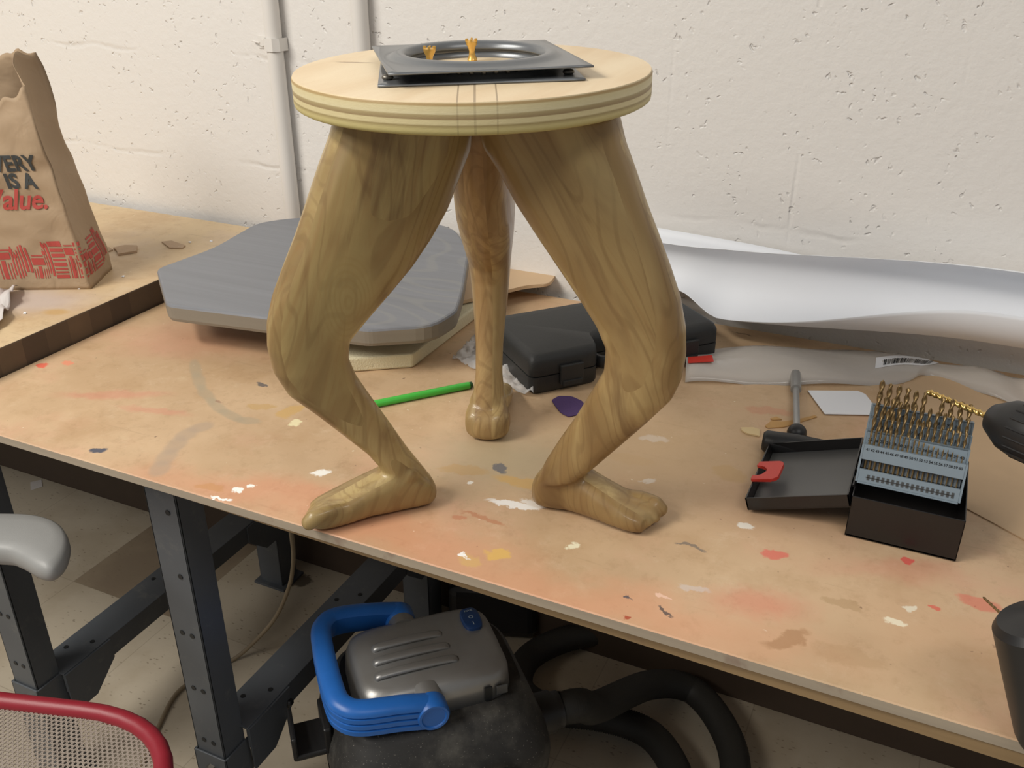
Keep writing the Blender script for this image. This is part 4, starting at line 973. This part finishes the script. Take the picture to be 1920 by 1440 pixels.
# ------------------------------------------------------------------ shop vacuum under the bench
VA = R(44); vac = thing('shop_vacuum', 'dusty black shop vacuum with silver cover and blue carry handle under the bench', 'vacuum cleaner', (-.583, .944, 0), VA)
def rr_ring(hx, hy, z, e=5, n=48, cx=0, cy=0): return [Vector((p[0], p[1], z)) for p in superell(hx, hy, n, e, cx, cy)]
bm = bmesh.new(); loft(bm, [rr_ring(.15, .130, .03), rr_ring(.163, .145, .05), rr_ring(.163, .145, .20)]); obj('tank', bm, 'dusty', vac, sharp=50)
bm = bmesh.new(); loft(bm, [rr_ring(.168, .150, .2005), rr_ring(.170, .152, .235), rr_ring(.165, .147, .262), rr_ring(.142, .118, .325, 4), rr_ring(.134, .106, .335, 4)]); head = obj('motor_head', bm, 'dusty', vac, sharp=40)
bm = bmesh.new(); loft(bm, [rr_ring(.120, .087, .334, 5, cx=-.004), rr_ring(.118, .085, .364, 5, cx=-.004), rr_ring(.113, .080, .379, 5, cx=-.004), rr_ring(.100, .067, .387, 5, cx=-.004), rr_ring(.05, .03, .390, 4, cx=-.004)])
cv_ = obj('silver_cover', bm, 'silver', vac, smooth=True)
for k in range(3):
    y = -.040+.030*k; bm = bmesh.new(); pts = [Vector((-.088+.004*k, y, .3855)), Vector((-.080+.004*k, y, .3915)), Vector((-.02+.004*k, y, .3930)), Vector((.026-.004*k, y, .3912)), Vector((.033-.004*k, y, .3865))]
    sweep(bm, smoothpath(pts, 4), superell(.0075, .0045, 12, 2)); obj('cover_ridge', bm, 'silver', cv_, smooth=True)
bm = bmesh.new(); loft(bm, [[Vector((p[0], p[1], z)) for p in superell(.016*s, .026*s, 28, 3, .080, .036)] for z, s in ((.380, 1), (.3925, .97), (.3945, .85))]); swt = obj('power_switch', bm, 'dark_blue', vac, sharp=40)
for body, dy in (('MAX', .017), ('O', 0), ('I', -.015)):
    v, f = text_mesh(body, .006 if body == 'MAX' else .010, .0002); raw('switch_mark', [Vector((.080+p.x, .036+dy+p.y-.003, .3949)) for p in v], f, 'switch_print', swt)
# side vent and pivot bosses
bm = bmesh.new(); box(bm, (.070, -.0865, .350), (.012, .003, .026), bev=.001); obj('vent_slot', bm, 'black_print', cv_)
bm = bmesh.new(); box(bm, (.092, -.0845, .350), (.018, .003, .016), bev=.001); obj('rating_label', bm, 'grey_lid_inside', cv_)
for s in (-1, 1):
    bm = bmesh.new(); cyl(bm, (-.022, s*.070, .366), (-.022, s*.094, .366), .024, .021, 28); obj('pivot_boss', bm, 'silver', cv_, sharp=40)
# blue handle: flat bar with ribs on the outside, swung down over the left end
hz0 = .375
hp_ = [Vector((-.022, -.101, .372)), Vector((-.065, -.101, .382)), Vector((-.118, -.100, .390)), Vector((-.142, -.088, .393)), Vector((-.152, -.055, .394)), Vector((-.152, .060, .394)), Vector((-.140, .096, .393)), Vector((-.115, .109, .390)), Vector((-.065, .111, .382)), Vector((-.022, .111, .372))]
prof = [(-.015, .008), (-.011, .013), (-.003, .0155), (.007, .0145), (.0135, .011), (.016, .007), (.0165, .003), (.013, .002), (.013, .0), (.0165, -.001), (.0165, -.008), (.013, -.009), (.013, -.011), (.0165, -.012), (.0165, -.019), (.013, -.020), (.013, -.022), (.0165, -.023), (.0160, -.031), (-.004, -.031), (-.014, -.012)]
bm = bmesh.new(); sweep(bm, smoothpath(hp_, 6), [(-a, b) for a, b in prof]); hd = obj('carry_handle', bm, 'blue_plastic', vac, sharp=35)
for s in (-1, 1):
    bm = bmesh.new(); lathe(bm, [(0, 0), (.023, 0), (.0245, .003), (.0245, .026), (.022, .030), (.0185, .030), (.017, .028), (0, .028)], 36, Matrix.Translation((-.022, s*.090, .364)) @ Matrix.Rotation(R(90*s*-1), 4, 'X')); obj('handle_knob', bm, 'blue_plastic', hd, sharp=35)
# hose port, latch bracket and front recess
bm = bmesh.new(); lathe(bm, [(0, 0), (.034, 0), (.034, .04), (.030, .045), (.030, .055), (0, .055)], 28, Matrix.Translation((.148, -.045, .235)) @ Matrix.Rotation(R(90), 4, 'Y')); obj('hose_port', bm, 'black_plastic', vac, sharp=40)
bm = bmesh.new()
for (a, b) in (((-.166, .01, .27), (.012, .07, .05)), ((-.193, .01, .25), (.05, .07, .010)), ((-.216, .01, .268), (.008, .07, .045))): box(bm, a, b, bev=.003)
obj('latch_bracket', bm, 'black_plastic', vac)
bm = bmesh.new(); sweep(bm, smoothpath([Vector((.03, -.152, .22)), Vector((.035, -.160, .25)), Vector((.065, -.162, .268)), Vector((.095, -.160, .25)), Vector((.10, -.152, .22))], 5), superell(.006, .006, 10, 2)); obj('front_loop', bm, 'black_plastic', vac, smooth=True)
for wx, wy in ((-.13, .158), (-.11, -.158)): bm = bmesh.new(); cyl(bm, (wx, wy-.01, .03), (wx, wy+.01, .03), .03, n=20); obj('wheel', bm, 'black_plastic', vac, sharp=40)
# hose
pw = Matrix.Translation(vac.location) @ Matrix.Rotation(VA, 4, 'Z')
hpth = [pw @ Vector((.204, -.045, .235)), pw @ Vector((.24, -.045, .23)), at(1120, 1325, .17), at(1215, 1285, .08), at(1290, 1290, .04), at(1345, 1345, .036), at(1378, 1430, .036), at(1360, 1540, .036), at(1290, 1540, .036), at(1265, 1440, .036), at(1215, 1375, .036), at(1130, 1345, .036), at(1030, 1330, .036), at(975, 1290, .036), at(990, 1235, .036), at(1060, 1198, .036), at(1150, 1184, .036), at(1250, 1184, .036), at(1350, 1190, .036), at(1450, 1200, .036)]
P_ = smoothpath(hpth, 40); bm = bmesh.new(); tube(bm, P_, lambda i: .0255+(.0022 if i % 2 else 0), 18)
hs = obj('hose', bm, 'hose', smooth=True); hs.parent = vac; hs.matrix_parent_inverse = pw.inverted()
# black box behind the vacuum
q = at(925, 1190, .0); bx = thing('black_power_brick', 'black ribbed plastic box on the floor behind the vacuum', 'box', q, R(20))
bm = bmesh.new(); box(bm, (0, .06, .07), (.19, .16, .13), bev=.02, seg=3); obj('box_shell', bm, 'black_plastic', bx, smooth=False)
for k in range(5): bm = bmesh.new(); box(bm, (-.07+.035*k, .06, .1365), (.012, .12, .006), bev=.001); obj('top_rib', bm, 'black_plastic', bx)
# cords
bm = bmesh.new(); cpts = smoothpath([at(200, 1560, .005), at(255, 1460, .005), at(296, 1365, .005), at(335, 1296, .005), at(400, 1255, .005), at(438, 1236, .006), at(470, 1210, .035), at(515, 1160, .10), at(542, 1100, .19), at(550, 1050, .29), at(547, 1005, .42), at(540, 975, .55), at(530, 960, .70)], 8)
tag(0 or obj('extension_cable', (tube(bm, cpts, .0042, 10), bm)[1], 'cord_beige', smooth=True), 'beige power cord hanging from the bench and trailing over the floor', 'cord')
bm = bmesh.new(); cpts = smoothpath([at(545, 1315, .25), at(510, 1350, .2), at(480, 1395, .13), at(470, 1450, .06), at(480, 1520, .02)], 8)
pc = obj('power_cord', (tube(bm, cpts, .006, 10), bm)[1], 'black_plastic', smooth=True); pc.parent = vac; pc.matrix_parent_inverse = pw.inverted()
flat('paper_scrap', [(57, 905), (78, 900), (80, 913), (58, 920)], .0005, .001, 'crumpled_grey', 'small pale paper scrap on the floor under the left bench', 'scrap', zb=0.0)

# ------------------------------------------------------------------ office chair at lower left
ch = thing('office_chair', 'office chair with red rimmed grey mesh seat and grey armrest', 'chair', (0, 0, 0))
ZS = .46; d1 = Vector((math.cos(R(17)), math.sin(R(17)), 0)); d2 = Vector((math.sin(R(17)), -math.cos(R(17)), 0))
cor = at(385, 1358, ZS)            # virtual back right corner of the seat
def sp(a, b, z=0): return cor-d1*a+d2*b+Vector((0, 0, z))
SWd, SDp = .50, .44
out = []
for (a, b, rad) in ((0, 0, .16), (SWd, 0, .16), (SWd, SDp, .10), (0, SDp, .10)): out.append((a, b))
rp2 = roundpoly(out, [.17, .17, .10, .10], 10); rim = [sp(a, b, .0) for a, b in rp2]
bm = bmesh.new(); tube(bm, rim, .0118, 14, closed=True); obj('seat_rim', bm, 'chair_red', ch, smooth=True)
# woven mesh: real holes
cell = .0068; vs = []; fs = []; idx = {}
from mathutils.geometry import intersect_point_line
def inside(a, b):
    c = False; n = len(rp2)
    for i in range(n):
        x1, y1 = rp2[i]; x2, y2 = rp2[i-1]
        if (y1 > b) != (y2 > b) and a < (x2-x1)*(b-y1)/(y2-y1)+x1: c = not c
    return c
def sag(a, b): return -.018*math.sin(math.pi*min(1, max(0, a/SWd)))*math.sin(math.pi*min(1, max(0, b/SDp)))
na, nb_ = int(SWd/cell), int(SDp/cell*1.25)
for j in range(nb_):
    for i in range(na):
        a = (i+.5*(j % 2))*cell; b = j*cell*.8
        if not inside(a, b) or a > .40: continue
        k = len(vs); hx, hy = cell/2, cell*.4*1.0
        o_ = [(-hx, 0), (-hx*.5, -hy), (hx*.5, -hy), (hx, 0), (hx*.5, hy), (-hx*.5, hy)]
        for f in (1.10, .64):
            for (x, y) in o_: vs.append(sp(a+x*f, b+y*f*1.25, sag(a, b)))
        for q in range(6): fs.append((k+q, k+(q+1) % 6, k+6+(q+1) % 6, k+6+q))
o = raw('seat_mesh', vs, fs, 'chair_mesh', ch); m = o.modifiers.new('s', 'SOLIDIFY'); m.thickness = .001
# armrest pad
ZA = .665
ap = smoothpath([at(-260, 975, ZA), at(-120, 966, ZA), at(0, 964, ZA), at(70, 968, ZA), at(112, 985, ZA), at(129, 1012, ZA), at(122, 1045, ZA), at(98, 1068, ZA), at(70, 1066, ZA), at(35, 1046, ZA), at(0, 1036, ZA), at(-120, 1034, ZA), at(-260, 1045, ZA)], 5, True)
cc_ = sum(ap, Vector())/len(ap); bm = bmesh.new(); rings = []
axis0 = at(-200, 1008, ZA); axis1 = at(70, 1010, ZA)
def inset(p, k):
    t = max(0, min(1, (p-axis0).dot(axis1-axis0)/(axis1-axis0).length_squared)); q = axis0.lerp(axis1, t); return q+(p-q)*k
for k, dz in ((.80, -.024), (.93, -.020), (1, -.012), (1, -.004), (.95, .003), (.82, .007), (.5, .009)): rings.append([inset(p, k)+Vector((0, 0, dz)) for p in ap])
loft(bm, rings); obj('armrest_pad', bm, 'armrest_grey', ch, smooth=True)
bm = bmesh.new(); a0 = at(-150, 1005, ZA-.024); sweep(bm, [a0, Vector((a0.x+.0, a0.y-.02, .56)), Vector((a0.x+.02, a0.y-.05, .44)), Vector((a0.x+.10, a0.y-.10, .40))], superell(.012, .02, 14, 3), up=Vector((0, 1, 0))); obj('armrest_post', bm, 'black_plastic', ch, smooth=True)
sc_ = sp(SWd/2, SDp/2); bm = bmesh.new(); cyl(bm, (sc_.x, sc_.y, .09), (sc_.x, sc_.y, .40), .024, n=24); box(bm, (sc_.x, sc_.y, .41), (.2, .16, .04), bev=.01); obj('gas_column', bm, 'black_plastic', ch, sharp=40)
for k in range(5):
    a = 2*math.pi*k/5+.9; e = Vector((sc_.x+.27*math.cos(a), sc_.y+.27*math.sin(a), .075)); bm = bmesh.new(); tube(bm, [Vector((sc_.x, sc_.y, .10)), e], lambda i: (.022, .014)[i], 12); lg = obj('base_arm', bm, 'black_plastic', ch, sharp=40)
    bm = bmesh.new(); s_ = Vector((-math.sin(a), math.cos(a), 0)); e2 = Vector((e.x, e.y, .028)); cyl(bm, e2-s_*.022, e2-s_*.006, .027, n=20); cyl(bm, e2+s_*.006, e2+s_*.022, .027, n=20); obj('caster', bm, 'black_plastic', lg, sharp=40)
